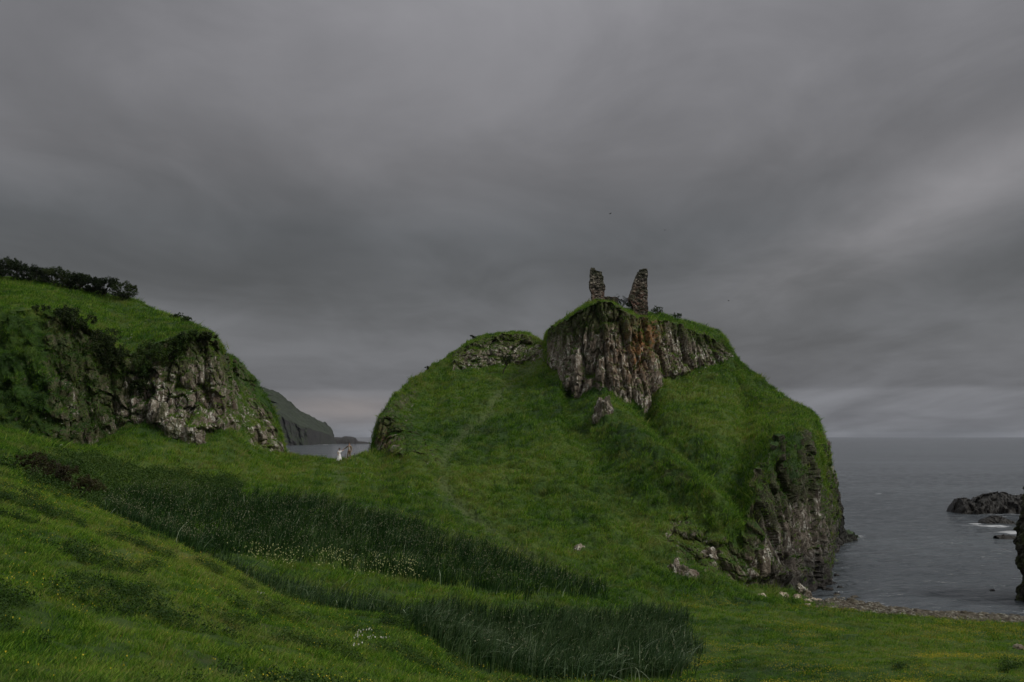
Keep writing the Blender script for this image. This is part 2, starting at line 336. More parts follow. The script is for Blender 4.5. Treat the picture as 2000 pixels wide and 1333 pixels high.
L.append(line([(-420, 492, 155), (0, 540, 142), (100, 553, 138), (200, 573, 135), (262, 583, 132), (300, 602, 128), (340, 619, 124), (370, 628, 121), (400, 645, 115), (425, 662, 112), (440, 690, 112), (447, 710, 120), (460, 790, 150), (500, 830, 150), (553, 915, 150),
               (600, 975, 155), (670, 975, 152), (725, 925, 148), (737, 832, 128), (743, 812, 129), (752, 798, 131), (770, 775, 136), (790, 750, 142), (820, 730, 150), (850, 711, 158), (880, 691, 162), (905, 673, 164), (930, 659, 165), (965, 651, 167),
               (1000, 648, 168), (1030, 652, 167), (1050, 660, 166), (1065, 668, 164), (1068, 641, 156), (1085, 631, 154), (1110, 618, 153), (1140, 599, 151), (1160, 590, 150), (1190, 587, 150), (1215, 600, 151), (1240, 606, 152), (1265, 610, 152),
               (1290, 611, 153), (1320, 618, 155), (1345, 625, 158), (1370, 632, 160), (1395, 642, 162), (1412, 650, 163), (1421, 667, 163), (1434, 690, 162), (1440, 700, 161), (1452, 712, 157), (1480, 733, 152), (1520, 762, 145), (1560, 790, 136),
               (1580, 798, 132), (1592, 809, 128), (1600, 832, 126), (1608, 872, 127), (1618, 921, 131), (1626, 948, 134), (1630, 980, 136), (1632, 1008, 138), (1642, 1032, 143), (1665, 1046, 151), (1680, 1058, 154), (1700, 1100, 155), (2500, 1120, 150)], 2))
def back(prev, dd, dz_): return (prev[0] + dd, np.maximum(prev[1] + dz_, -4.0))
L.append(back(L[-1], 9.0, -3.5)); L.append(back(L[-1], 14.0, -18.0)); L.append(back(L[-1], 6.0, -60.0))
NS = [12, 120, 12, 86, 26, 34, 96, 76, 90, 56, 10, 12, 4]
Drow, Zrow, rowL = [], [], []
for i, n in enumerate(NS):
    for k in range(n):
        t = k / n
        Drow.append(L[i][0] * (1 - t) + L[i + 1][0] * t); Zrow.append(L[i][1] * (1 - t) + L[i + 1][1] * t); rowL.append(i + t)
Drow.append(L[-1][0]); Zrow.append(L[-1][1]); rowL.append(float(len(NS)))
D = np.array(Drow); Z = np.array(Zrow); RL = np.array(rowL)[:, None] * np.ones((1, len(XS))); XX = XS[None, :] * np.ones((len(RL), 1))
nr, nc = D.shape
# where bare rock shows (row L5..L6 = cliffs, row L7..L8 = crags)
_q = np.stack([XX.ravel() / 22, RL.ravel() * 4, 0 * XX.ravel()], 1); RLn = RL + ((fbm(_q, 4, .6) * .10).reshape(RL.shape)) * (RL > 5.9) * (RL < 9.6)
def band(a, b, soft=.06): return sstep(RLn, a - soft, a + soft) * (1 - sstep(RLn, b - soft, b + soft))
def span(a, b, soft=10.0): return sstep(XX, a - soft, a + soft) * (1 - sstep(XX, b - soft, b + soft))
rock = band(8.02, 9.05, .05) * span(1070, 1430, 6) + band(8, 9, .05) * span(884, 1064, 5)
rock += band(6, 7, .03) * (span(180, 446, 25) * .95 + span(95, 180, 25) * .62 + span(-500, 95, 30) * .34 + span(446, 500, 6) * .55)
rock += band(6, 6.75, .12) * span(500, 556, 12) * .95
rock += band(6, 7.02, .04) * span(734, 790, 6) + band(6, 7, .1) * span(790, 870, 25) * .6 + band(6.9, 9.2, .3) * span(734, 815, 15) * .62
rock += band(6, 7, .06) * span(1452, 1690, 14) + band(5.95, 6.55, .12) * span(1300, 1462, 20) * 1.25 * .62 + band(7, 10, .2) * span(1600, 1690, 6) * .9 + band(7, 8, .2) * span(1560, 1600, 10) * .35
rock += band(10.3, 20, .1); rock = np.clip(rock, 0, 1)
rock *= 1 - span(1470, 1612, 12) * sstep(RLn, 6.45, 6.95) * (RL < 8) * sstep(fbm(np.stack([XX.ravel() / 26, RL.ravel() * 5, 0 * XX.ravel()], 1) + 5, 4, .6).reshape(RL.shape), -.35, .25) * .85
def gs_rows(A, sig):
    r = int(sig * 3); k = np.exp(-.5 * (np.arange(-r, r + 1) / sig) ** 2); k /= k.sum()
    P = np.pad(A, ((r, r), (0, 0)), mode='edge'); return sum(k[i] * P[i:i + nr] for i in range(2 * r + 1))
sm = (1 - np.clip(gs_rows(rock, 3) * 2, 0, 1)) * (RL < 9.9)
D = D * (1 - sm) + gs_rows(D, 5) * sm; Z = Z * (1 - sm) + gs_rows(Z, 5) * sm
Xw = D * (XX - 1000) / F * (1 / (cs + 0))                                   # start: azimuth planes
b_ = ((Z - EYE) * cs - D * sn) / ((Z - EYE) * sn + D * cs); Xw = (XX - 1000) / F * ((Z - EYE) * sn + D * cs)
P = np.stack([Xw, D, Z], -1)
def normals(P):
    du = np.gradient(P, axis=1); dv = np.gradient(P, axis=0); n = np.cross(du, dv); n /= np.linalg.norm(n, axis=2)[..., None] + 1e-9
    return np.where((n[..., 2:3] < 0) & (RL[..., None] < 10), n, n)
N0 = normals(P); Pf = P.reshape(-1, 3).copy(); Nf = N0.reshape(-1, 3); rk = rock.ravel(); rlf = RL.ravel(); xf = XX.ravel()
dist = Pf[:, 1]
# turf: swells, hummocks and tussocks
A = 1 - np.clip(rk, 0, 1)
low = fbm(Pf / 7.0, 3); mid = fbm(Pf / 2.0 + 5, 3); fine = np.abs(perlin(Pf / np.array([1.25, .75, .9]) + 9)) + .5 * np.abs(perlin(Pf / .42 + 3))
near = sstep(dist, 8, 26); beachm = ((rlf > 4.35) & (rlf < 6.2) & (xf > 1600)).astype(float)
steepm = sstep(xf, 640, 760) * (rlf > 4)                                   # rougher on the big hill
hz = low * (.16 + .22 * steepm) + mid * (.10 + .18 * steepm) - fine * (.12 + .52 * steepm)
ridgey = np.exp(-((rlf - 2.0) / .1) ** 2)
hz *= (1 - .85 * ((rlf > 5.0) & (xf > 1600) & (rlf < 6.05)))
hz *= near * (1 - .75 * beachm) * (1 - .7 * ((rlf > 4.3) & (xf > 1560))) * (1 - .35 * ridgey)
Pf[:, 2] += hz * A
rt = (RL.ravel() > 6.9) & (RL.ravel() < 9.99) & (xf < 446)
# a spur runs down from the nose of the crag, with a gully on its right
px0, py0 = pix(Pf)
def along(pts, wid):
    best = np.full(len(Pf), 1e9)
    for a, b in zip(pts[:-1], pts[1:]):
        a, b = np.array(a, float), np.array(b, float); ab = b - a; t = np.clip(((px0 - a[0]) * ab[0] + (py0 - a[1]) * ab[1]) / (ab @ ab), 0, 1)
        best = np.minimum(best, np.hypot(px0 - a[0] - t * ab[0], py0 - a[1] - t * ab[1]))
    return np.exp(-(best / wid) ** 2) * (rlf > 4.3) * (rlf < 8.2) * A
Pf[:, 2] += 2.0 * along([(1195, 820), (1260, 890), (1340, 955), (1400, 1010), (1440, 1060)], 30) - 1.8 * along([(1262, 795), (1310, 850), (1380, 900)], 24) - .9 * along([(1150, 850), (1200, 930), (1240, 1000)], 34) - .7 * along([(1440, 760), (1480, 850), (1490, 900)], 26)
Pf[:, 2] += .9 * np.exp(-((px0 - 1268) / 38) ** 2 - ((py0 - 1158) / 11) ** 2) * (rlf > 3.2) * (rlf < 6)
# the far left cliff is a slope of turf cushions bulging over shaded hollows
cu = (rlf > 6) * (rlf < 7) * (1 - sstep(xf, 190, 260)); w9 = worley(Pf / 2.4 + 11)
Pf[:, 1] -= cu * (2.1 * np.clip(.75 - w9[0], -.2, .8) + .9 * mid - .2); Pf[:, 2] += cu * fine * -.3
# rock: buttresses, columns with joints, ledges
ri = np.nonzero(rk > .02)[0]; q = Pf[ri]
w1 = worley(q * np.array([.30, .30, .07]) + 3); w2 = worley(q * np.array([1.25, 1.25, .11]) + 7 + .14 * perlin(q * .6)[:, None]); w3 = worley(q * np.array([2.4, 2.4, .8]) + 1)
facing = np.clip(np.abs((Nf[ri] * (q - (0, 0, EYE)) / np.linalg.norm(q - (0, 0, EYE), axis=1)[:, None]).sum(1)) * 2.6 - .25, 0, 1) * (1 - sstep(xf[ri], 1560, 1600))
lf = 1 - sstep(xf[ri], 556, 700)
w4 = worley(q * np.array([.75, .75, .55]) + 13 + .3 * perlin(q * .5)[:, None])
big = (w1[2] - .45) * 1.7 - np.exp(-(w1[1] - w1[0]) / .12) * 1.0
colm = (w2[2] - .5) * .75 - np.exp(-(w2[1] - w2[0]) / .09) * .42
sm_ = (w3[2] - .5) * .20 * (1 - sstep(xf[ri], 1560, 1600)) + fbm(q * np.array([1.3, 1.3, .8]), 4, .6) * .13
led = fbm(q * np.array([.3, .3, .6]) + 4, 3) * .18
big = big * (.3 + .7 * facing); colm = colm * facing * (1 - .75 * lf) + lf * ((w4[2] - .5) * 1.0 - np.exp(-(w4[1] - w4[0]) / .09) * .45)
big = big + (1 - facing) * fbm(q * .45, 4, .6) * .5 + lf * fbm(q * .28 + 40, 3) * .7
disp = (big + colm + sm_ + led + .55) * rk[ri]
hor = Nf[ri].copy(); hor[:, 2] *= .1; hor[:, 1] = np.where(xf[ri] < 1440, -np.abs(hor[:, 1]) - .3, hor[:, 1]); hor[:, 0] *= np.where(xf[ri] < 1440, .6, 1.0)
edge = np.where(rlf[ri] < 7.5, sstep(rlf[ri], 6.0, 6.1), 1.0)
Pf[ri] += hor * (disp * edge)[:, None]
Pf[ri, 2] += fbm(q * .5 + 31, 3) * .45 * rk[ri]
# trodden path up the hill
pathpts = np.array([(1075, 1118), (1000, 1060), (940, 1020), (895, 985), (868, 950), (862, 915), (876, 880), (905, 845), (945, 815), (968, 780), (990, 748), (1018, 728), (1050, 712)], float)
px, py = pix(Pf)
pd = np.full(len(Pf), 1e9)
for a, b in zip(pathpts[:-1], pathpts[1:]):
    ab = b - a; t = np.clip(((px - a[0]) * ab[0] + (py - a[1]) * ab[1]) / (ab @ ab), 0, 1)
    pd = np.minimum(pd, np.hypot((px - a[0] - t * ab[0]), (py - a[1] - t * ab[1]) * 1.3))
pathm = np.exp(-(pd / (11.5 + 3 * perlin(Pf / 4))) ** 2) * (.75 + .5 * perlin(Pf / 5 + 8)) * (rlf > 4) * (rlf < 9)
pp2 = np.exp(-(np.hypot(px - 662, 0) / 10) ** 2) * (py > 898) * (py < 975) * (rlf < 6)
pathm = np.clip(pathm + pp2 * .45, 0, 1) * A; Pf[:, 2] -= pathm * .38
rust = np.exp(-(((px - 1272) / 14) ** 2 + ((py - 648) / 26) ** 2)) * 1.3 + np.exp(-(((px - 1246) / 9) ** 2 + ((py - 685) / 28) ** 2)) * 1.1 + .5 * np.exp(-(((px - 750) / 10) ** 2 + ((py - 855) / 20) ** 2)) + .5 * np.exp(-(((px - 1240) / 50) ** 2 + ((py - 690) / 60) ** 2))
rust = np.clip(rust * 1.15, 0, 1) * (rlf > 6)
wetm = np.maximum(sstep(xf, 1618, 1630) * (rlf < 10), 1 - .62 * sstep(Pf[:, 2] + fbm(Pf / 2.5, 3) * 1.4, 1.5, 6.0) - .05 * sstep(Pf[:, 2], 6, 13)) * (rlf > 5.9) * (xf > 1480)
bch = sstep(xf, 1585, 1640) * sstep(rlf, 4.35, 4.6) * (rlf < 6.1) + (rlf > 5.02) * (xf > 1600) * (rlf < 6.1)
bch = np.clip(bch + (rlf > 4.95) * (rlf < 6.05) * (xf > 1588) * (Pf[:, 2] < .5), 0, 1)
vid = np.arange(nr * nc).reshape(nr, nc)
quad = np.stack([vid[:-1, :-1], vid[:-1, 1:], vid[1:, 1:], vid[1:, :-1]], -1)
fr = (RL[:-1, :-1] + RL[1:, 1:]) / 2; fx = (XX[:-1, :-1] + XX[1:, 1:]) / 2; frock = (rock[:-1, :-1] + rock[1:, 1:]) / 2
moss = sstep(rlf, 8.45, 9.0) * (rlf < 9.2) * (1 - .5 * np.exp(-((px - 1290) / 40) ** 2)) + sstep(rlf, 6.5, 7.0) * (rlf < 7.2) * .5 + (xf < 560) * (.12 + .5 * (1 - sstep(xf, 180, 320)) + .35 * sstep(rlf, 6.3, 7.0)) * (rlf > 5.9) * (rlf < 7.2) * 1.0 + (xf > 730) * (xf < 880) * .5 + (xf > 1290) * (xf < 1450) * (rlf > 5.8) * (rlf < 6.8) * .55 + sstep(rlf, 6.25, 6.8) * (rlf < 8) * (xf > 1440) * .8
ATTR = dict(moss=moss, rock=rk, path=pathm, rust=rust, wet=wetm, beach=bch)
def sub_terrain(name, mask, parent=None):
    fs = quad[mask]; used = np.unique(fs); remap = np.zeros(nr * nc, np.int64); remap[used] = np.arange(len(used))
    return mesh_np(name, Pf[used], remap[fs], M_TERR, smooth=(frock[mask] < .35), parent=parent, attrs={k: v[used] for k, v in ATTR.items()})
shore_x = 1604
is_hill = fr > 4.98
left = is_hill & (fx < 446 + (fr < 6.02) * 0) & (fx < 557)
left = is_hill & (fx < 557); head = is_hill & (fx > 733) & (fx < 1684)
leftcl = left & (fr > 6) & (fr < 7); headcr = head & (fr > 8) & (fr < 9) & (fx > 880) & (fx < 1434)
seacl = head & (fr > 6) & (fr < 7) & (fx > 1462); endcl = head & (fr > 6) & (fr < 7) & (fx < 800)
tag(sub_terrain("ground", ~left & ~head), "grassy hollow and meadow running from the near slope to the shingle shore", "ground", kind='structure')
hl = tag(sub_terrain("hill", left & ~leftcl), "grassy coastal hill on the left above the mossy cliff", "hill", kind='structure')
tag(sub_terrain("cliff", leftcl, hl), kind='structure')
hh = tag(sub_terrain("headland", head & ~headcr & ~seacl & ~endcl), "steep grassy headland carrying the castle ruin", "headland", kind='structure')
tag(sub_terrain("crag", headcr, hh), kind='structure'); tag(sub_terrain("sea_cliff", seacl | endcl, hh), kind='structure')

# ground lookup for standing things on the land (near surface met by the sight line of a photo pixel)
G3 = Pf.reshape(nr, nc, 3); GPX, GPY = px.reshape(nr, nc), py.reshape(nr, nc)
def stand(X, Y, rows=(0, 10.0)):
    """point of the land seen at this place of the photo"""
    c = int(np.argmin(np.abs(XS - X))); ok = (RL[:, c] >= rows[0]) & (RL[:, c] <= rows[1])
    i = np.nonzero(ok)[0]; j = i[np.argmin(np.abs(GPY[i, c] - Y))]
    return Vector(G3[j, c])

# ------------------------------------------------------------------ sea
def build_sea():
    xs = np.concatenate([np.arange(-2500, -700, 60.0), np.arange(-700, 2700, 5.0), np.arange(2700, 4500, 60.0)]); ds = np.concatenate([np.arange(60, 130, .45), 130 * 1.006 ** np.arange(0, 330), np.geomspace(950, 14500, 36)])
    dd, xx = np.meshgrid(ds, xs, indexing='ij'); X = (xx - 1000) / F * (dd * cs - EYE * sn)
    V = np.stack([X, dd, 0 * X], -1).reshape(-1, 3)
    a = .11 * (1 - sstep(V[:, 1], 200, 700))
    ang = .35; u = V[:, 0] * math.cos(ang) + V[:, 1] * math.sin(ang); v_ = -V[:, 0] * math.sin(ang) + V[:, 1] * math.cos(ang)
    V[:, 2] = a * (fbm(np.stack([u / 6, v_ / 2.2, 0 * u], 1), 3)) * 1.8
    sx, sy = pix(np.c_[V[:, :2], 0 * u])
    n1 = fbm(V / 3.0 + 50, 4, .6); n2 = fbm(V * np.array([.12, .5, 1]) + 9, 4, .6)
    foam = np.zeros(len(V))
    def fo(cx, cy, wx, wy, amp=1.0):
        nonlocal foam; foam = np.maximum(foam, amp * np.exp(-((sx - cx) / wx) ** 2 - ((sy - cy) / wy) ** 2))
    ysh = np.interp(sx, [1600, 1700, 1800, 1900, 2000], [1163, 1177, 1183, 1188, 1195])
    foam = np.maximum(foam, .85 * np.exp(-((sy - ysh - 2 * n1) / 2.2) ** 2) * sstep(sx, 1740, 1800) * (.7 + .5 * n2)); foam = np.maximum(foam, .5 * np.exp(-((sy - ysh) / 3.0) ** 2) * sstep(sx, 1600, 1700))
    for f_ in ((1717, 965, 20, 1.5, .75), (1675, 1049, 18, 2.4, .75), (1930, 1028, 60, 2.6, 1.1), (2000, 1040, 60, 4, 1.1), (1985, 1052, 30, 3, .9), (1868, 997, 16, 2.4, .9), (1950, 1004, 70, 2.2, .8), (1905, 1024, 20, 2, .8), (620, 869, 40, 1.0, .9), (690, 866.5, 30, .8, .8), (560, 886, 30, 4, .5)): fo(*f_)
    foam = np.clip(foam + n2 * .35 * (foam > .12), 0, 1)
    vid = np.arange(len(V)).reshape(len(ds), len(xs)); q = np.stack([vid[:-1, :-1], vid[:-1, 1:], vid[1:, 1:], vid[1:, :-1]], -1).reshape(-1, 4)
    m, s, out = new_mat("sea_water"); geo = s.n('ShaderNodeNewGeometry'); pos = geo.outputs['Position']
    fm = s.n('ShaderNodeAttribute', attribute_name='foam').outputs['Fac']
    fn = s.noise(s.mapping(pos, scale=(.3, 1, 1)), .9, 5, .75)
    fk = s.smooth(s.m('ADD', fm, s.m('MULTIPLY', s.m('SUBTRACT', fn, .5), 2.2)), .55, 1.05, 0, .8)
    rp = s.mapping(pos, rot=(0, 0, R(-18)), scale=(.38, 1, 1))
    h = s.m('ADD', s.m('MULTIPLY', s.noise(rp, .8, 5, .65, .3), 1.3), s.m('MULTIPLY', s.noise(rp, .16, 4, .6, .3), 4.5))
    cd = s.n('ShaderNodeCameraData')
    b = s.n('ShaderNodeBsdfPrincipled')
    patch = s.noise(s.mapping(pos, scale=(.25, 1, 1)), .02, 4, .6)
    s.put(b.inputs['Base Color'], s.mix(fk, s.ramp(patch, [(.35, (.044, .054, .064)), (.65, (.085, .100, .112))]), (.62, .64, .66)))
    s.put(b.inputs['Roughness'], s.m('ADD', s.m('MULTIPLY', fk, .5), .10)); b.inputs['IOR'].default_value = 1.33
    s.put(b.inputs['Normal'], bump(s, h, 1.0, .7)); s.put(out.inputs[0], b.outputs[0])
    tag(mesh_np("sea", V, q, m, attrs=dict(foam=foam)), "dark grey open sea reaching the horizon", "sea", kind='structure')
build_sea()

# seabed and far ground sheet under everything
V = [(-20000, -200, -5), (20000, -200, -5), (20000, 14600, -5), (-20000, 14600, -5)]
tag(mesh_np("seabed", V, [(0, 1, 2, 3)], plain("seabed_rock", (.04, .04, .035))), kind='structure')

# ------------------------------------------------------------------ far headland beyond the bay
def far_headland():
    top = [(60, 860), (110, 790), (160, 745), (260, 725), (380, 720), (440, 740), (470, 755), (505, 766), (522, 769), (545, 776), (558, 784), (570, 795), (590, 807), (610, 816), (625, 823), (638, 829), (646, 835), (650, 843), (652, 853), (655, 866)]
    xs = np.arange(60, 657, .8); ty = np.interp(xs, *zip(*top)); n = len(xs); d0 = 1800.0; rows = 46; V = []
    base_y = np.interp(xs, [60, 540, 600, 656], [873, 870.5, 869.5, 867.5])
    prof = np.linspace(0, 1, rows)
    for j, t in enumerate(prof):
        d = d0 * (868.2 - 852) / (base_y - 852) + np.where(t < .35, t * 60, 21 + (t - .35) * 420)
        zt = np.array([z_of(a, b) for a, b in zip(ty, d0 + 290 + 0 * d)]); zt = np.maximum(zt, 1)
        z = -2 + (zt + 2) * (np.minimum(t / .35, 1) * .52 + max(0, (t - .35) / .65) * .48)
        V.append(np.stack([(xs - 1000) / F * (d * cs + (z - EYE) * sn), d, z], -1))
    d = V[-1][:, 1] + 80; x_ = V[-1][:, 0] / V[-1][:, 1]; V.append(np.stack([x_ * d, d, V[-1][:, 2] - 5], -1)); V.append(np.stack([x_ * (d + 200), d + 200, 0 * d - 3], -1))
    V = np.array(V); fl = V.reshape(-1, 3)
    rr = np.repeat(np.r_[prof, 1.1, 1.2], n); cl_ = (rr < .38)
    w_ = worley(fl * np.array([.06, .06, .03])); fl[:, 1] += ((w_[2] - .5) * 16 + fbm(fl / 25, 4, .6) * 12) * (rr < .9) + fbm(fl / 60 + 9, 4, .6) * 9 * (rr > .3) * (rr < .95)
    fl[:, 2] += fbm(fl / 30 + 3, 4, .55) * 4 * np.minimum(rr, 1) * (rr < 1.05)
    nrr = len(V); vid = np.arange(nrr * n).reshape(nrr, n); q = np.stack([vid[:-1, :-1], vid[:-1, 1:], vid[1:, 1:], vid[1:, :-1]], -1).reshape(-1, 4)
    m, s, out = new_mat("far_cliff"); geo = s.n('ShaderNodeNewGeometry'); pos = geo.outputs['Position']
    sp = s.n('ShaderNodeSeparateXYZ'); s.put(sp.inputs[0], geo.outputs['Normal'])
    nz = s.noise(pos, .03, 5, .65)
    k = s.smooth(s.m('ADD', sp.outputs[2], s.m('MULTIPLY', s.m('SUBTRACT', nz, .5), 1.3)), .12, .5)
    rc = s.ramp(s.noise(s.mapping(pos, scale=(1, 1, .4)), .12, 5, .7), [(.3, (.006, .007, .008)), (.7, (.034, .032, .030))])
    gc = s.ramp(s.noise(pos, .05, 6, .7), [(.3, (.006, .012, .005)), (.7, (.022, .034, .012))])
    b = s.n('ShaderNodeBsdfPrincipled'); s.put(b.inputs['Base Color'], s.mix(k, rc, gc)); b.inputs['Roughness'].default_value = .95
    s.put(out.inputs[0], b.outputs[0])
    tag(mesh_np("far_headland", fl, q, m, smooth=False), "distant dark sea cliff headland across the bay", "headland", kind='structure')
far_headland()

# ------------------------------------------------------------------ rocks
def rock_mesh(sx, sy, sz, seed, sub=5, rough=.28, flat=.35):
    bm = bmesh.new(); bmesh.ops.create_icosphere(bm, subdivisions=sub, radius=1.0)
    V = np.array([v.co[:] for v in bm.verts]); fs = np.array([[v.index for v in f.verts] for f in bm.faces]); bm.free()
    n = V.copy(); w_ = worley(V * 1.3 + seed * 3.7); w2 = worley(V * 3.1 + seed)
    V = V * (1 + (w_[2] - .5)[:, None] * rough * 1.2 + (w2[2] - .5)[:, None] * rough * .45 + fbm(V * 1.5 + seed, 4)[:, None] * rough * .7)
    V[:, 2] = np.where(V[:, 2] < -flat, -flat + (V[:, 2] + flat) * .2, V[:, 2])
    return V * (sx, sy, sz), fs
def rock_obj(name, loc, size, seed, mat, label, cat, sub=5, rough=.28, rz=0, group=None, parts=()):
    V, fs = rock_mesh(*size, seed, sub, rough); o = mesh_np(name, V, fs, mat, smooth=False)
    o.location = loc; o.rotation_euler = (0, 0, rz); return tag(o, label, cat, group)
def at_sea(X, Y): d = EYE / ((Y - 852) / F) * 1.0; return Vector(((X - 1000) / F * (d * cs - EYE * sn), d, 0))
def long_rock(name, X0, X1, Ybase, tops, depth, seed, label, mat=M_WET, end=None):
    """a skerry: closed ridge whose top follows the given outline"""
    d = at_sea(0, Ybase).y; xs = np.linspace(X0, X1, 150); ty = np.interp(xs, *zip(*tops)); V = []
    wx = (xs - 1000) / F * d; H = np.maximum(0.02, np.array([z_of(a, d + depth * .5) for a in ty]))
    K = 34
    for k in range(K + 1):
        t = k / K; pr = math.sin(math.pi * t) ** .55 if 0 < t < 1 else 0
        taper = np.clip(H / (H.max() * .5), .12, 1)
        V.append(np.stack([wx * (1 + 0 * t), d + depth * .5 + (t - .5) * depth * taper, -1.2 + (H + 1.2) * pr], -1))
    V = np.array(V).reshape(-1, 3); w_ = worley(V * .55 + seed); w2 = worley(V * 1.5 + seed)
    k_ = (w_[2] - .5) * .7 + (w2[2] - .5) * .3 + fbm(V * .8, 4, .6) * .3; sc_ = min(1, H.max() / 2.0)
    V[:, 2] += k_ * .7 * sc_; V[:, 1] -= k_ * .9 * sc_
    n = len(xs); vid = np.arange((K + 1) * n).reshape(K + 1, n); q = np.stack([vid[:-1, :-1], vid[:-1, 1:], vid[1:, 1:], vid[1:, :-1]], -1).reshape(-1, 4)
    o = mesh_np(name, V - (wx.mean(), d, 0), q, mat, smooth=False); o.location = (wx.mean(), d, 0); return tag(o, label, "sea rock")
long_rock("sea_rock", 1866, 2120, 1002, [(1866, 1000), (1872, 985), (1882, 973), (1896, 972), (1904, 981), (1915, 974), (1930, 968), (1960, 962), (1985, 966), (2010, 968), (2060, 975), (2120, 1000)], 9, 3, "largest black skerry rising from the sea near the right edge")
long_rock("sea_rock", 1912, 1980, 1021, [(1912, 1018), (1920, 1011), (1940, 1008), (1955, 1010), (1980, 1020)], 4, 5, "small low black rock just in front of the largest skerry")
long_rock("sea_rock", 1938, 1992, 1052, [(1938, 1047), (1955, 1045), (1975, 1046), (1992, 1051)], 2.5, 8, "flat rock barely breaking the surf nearest the shore")
long_rock("reef", 650, 723, 867, [(650, 854), (664, 855), (670, 852.5), (682, 853), (690, 855), (695, 862), (708, 863), (716, 864.5), (723, 866.5)], 60, 9, "low dark reef running out from the foot of the far headland")
# small wet stones off the foot of the sea cliff
k = 0
for X, Y, s_, lb in ((1622, 1096, .5, "black stone awash highest up beside the sea cliff"), (1634, 1118, .4, "black stone awash farthest out from the sea cliff foot"), (1614, 1122, .65, "largest black stone awash against the sea cliff"), (1626, 1134, .45, "black stone awash midway along the sea cliff foot"),
        (1640, 1140, .3, "tiny black stone awash out from the cliff foot"), (1616, 1146, .6, "black stone at the corner of cliff and shingle"), (1634, 1153, .35, "small black stone just off the shingle near the cliff"), (1676, 1162, .3, "lone dark stone in the shallows off the shingle"), (1938, 1146, .3, "lone dark stone in the water left of the rock stack")):
    p = at_sea(X, Y); rock_obj("shore_rock", p + Vector((0, 0, -.03)), (s_, s_ * .8, s_ * .5), k + 20, M_WET, lb, "rock", 3, .3, k * 1.3, "black stones awash near the cliff"); k += 1
# the dark rock wall at the right edge
def right_stack():
    p = at_sea(1975, 1183); V = []; H = 12.0; n = 120; K = 70
    th = np.linspace(0, 2 * math.pi, n, endpoint=False)
    rx, ry = 8.9, 5.0; cy = p.y + 4.2; cx = .5015 * cy + rx * .99 - .25
    for k in range(K + 1):
        t = k / K; z = -1.5 + t * (H + 1.5)
        f = (1 - .13 * min(1, t * 1.4) - .06 * math.sin(t * 9)) if t < .85 else (.82 - ((t - .85) / .15) ** 2 * .8)
        V.append(np.stack([cx + np.cos(th) * rx * f, cy + np.sin(th) * ry * f, np.full(n, z)], -1))
    V = np.array(V).reshape(-1, 3); w_ = worley(V * np.array([.5, .5, .2])); w2 = worley(V * np.array([1.4, 1.4, .8])); c = np.array([cx, cy, 5]); nn = V - c; nn[:, 2] = 0; nn /= np.linalg.norm(nn, axis=1)[:, None] + 1e-6
    V += nn * ((w_[2] - .5) * .9 + (w2[2] - .5) * .35 + fbm(V * .9, 4, .6) * .35)[:, None]
    vid = np.arange((K + 1) * n).reshape(K + 1, n); v2 = np.concatenate([vid, vid[:, :1]], 1)
    q = np.stack([v2[:-1, :-1], v2[:-1, 1:], v2[1:, 1:], v2[1:, :-1]], -1).reshape(-1, 4)
    m = rock_mat("dark_stack_rock", (.9, .95, .9), .16)
    tag(mesh_np("sea_stack", V, q, m, smooth=False), "tall dark rock stack cut off by the right edge", "sea stack")
right_stack()
# outcrops in the grass
def outcrop(X, Y, size, seed, label, mat=M_ROCK, sub=5, rough=.35, rz=0, rows=(0, 10), sink=.15, name="rock_outcrop", group=None):
    p = stand(X, Y, rows); p.z -= sink * size[2]; return rock_obj(name, p, size, seed, mat, label, "rock", sub, rough, rz, group)
outcrop(1131, 1071, (.46, .38, .42), 2, "small pale split rock alone in the grass of the hill foot", M_PALE, 4, rows=(4, 7), name="boulder")
outcrop(1322, 1120, (1.0, .9, 1.5), 4, "jagged grey outcrop with dark hollow at the foot of the hill", rows=(4, 8), sink=.35)
outcrop(1388, 1088, (.8, .7, .8), 6, "small brown outcrop above and right of the jagged hill foot outcrop", rows=(4, 8))
outcrop(1348, 1134, (.8, .7, .8), 7, "dark mossy rock half sunk beside the jagged hill foot outcrop", rows=(4, 8))
outcrop(1180, 808, (1.15, 1.0, 2.3), 12, "rock pillar standing clear below the nose of the castle crag", rows=(6, 8.3), rough=.4)
outcrop(348, 842, (1.15, .9, 1.5), 15, "bright white lichen covered rock slab at the foot of the left cliff", M_LICH, rows=(4.5, 7))
outcrop(322, 812, (.8, .7, 1.3), 16, "whitish broken rock up and left of the white slab", M_LICH, rows=(5, 7))
outcrop(375, 858, (1.3, 1.1, 1.8), 17, "brown rock rib right of the white slab", rows=(5, 7))
outcrop(70, 948, (.34, .3, .5), 19, "pale bare stone under the bank at the left edge", M_PALE, 4, rows=(1, 3))
k = 0
for X, Y, s_, lb in ((1487, 1165, .35, "leftmost white stone of the shore scatter"), (1524, 1166, .5, "flat white stone, longest of the shore scatter"), (1556, 1167, .4, "white stone in the middle of the shore scatter"), (1551, 1174, .22, "tiny white stone just below the middle one"), (1578, 1174, .35, "white stone low in the right half of the scatter"), (1590, 1171, .28, "small white stone near the shingle"), (1600, 1173, .3, "rightmost white stone of the shore scatter"), (1577, 1180, .2, "smallest white stone, lowest of the shore scatter")):
    outcrop(X, Y + 3, (s_ * 1.3, s_ * .95, s_ * .7), 40 + k, lb, M_STONEW, 4, .3, k * .4, (3, 6.1), -.35, "white_stone", "white stones in the grass above the shore"); k += 1
outcrop(1990, 1268, (.32, .3, .28), 60, "lone white stone in the meadow at the right edge", M_PALE, 3, rows=(1, 5), sink=0, name="white_stone")
outcrop(1565, 1158, (.8, .6, .7), 61, "grey boulder at the foot of the sea cliff", rows=(4, 6.4), name="boulder")

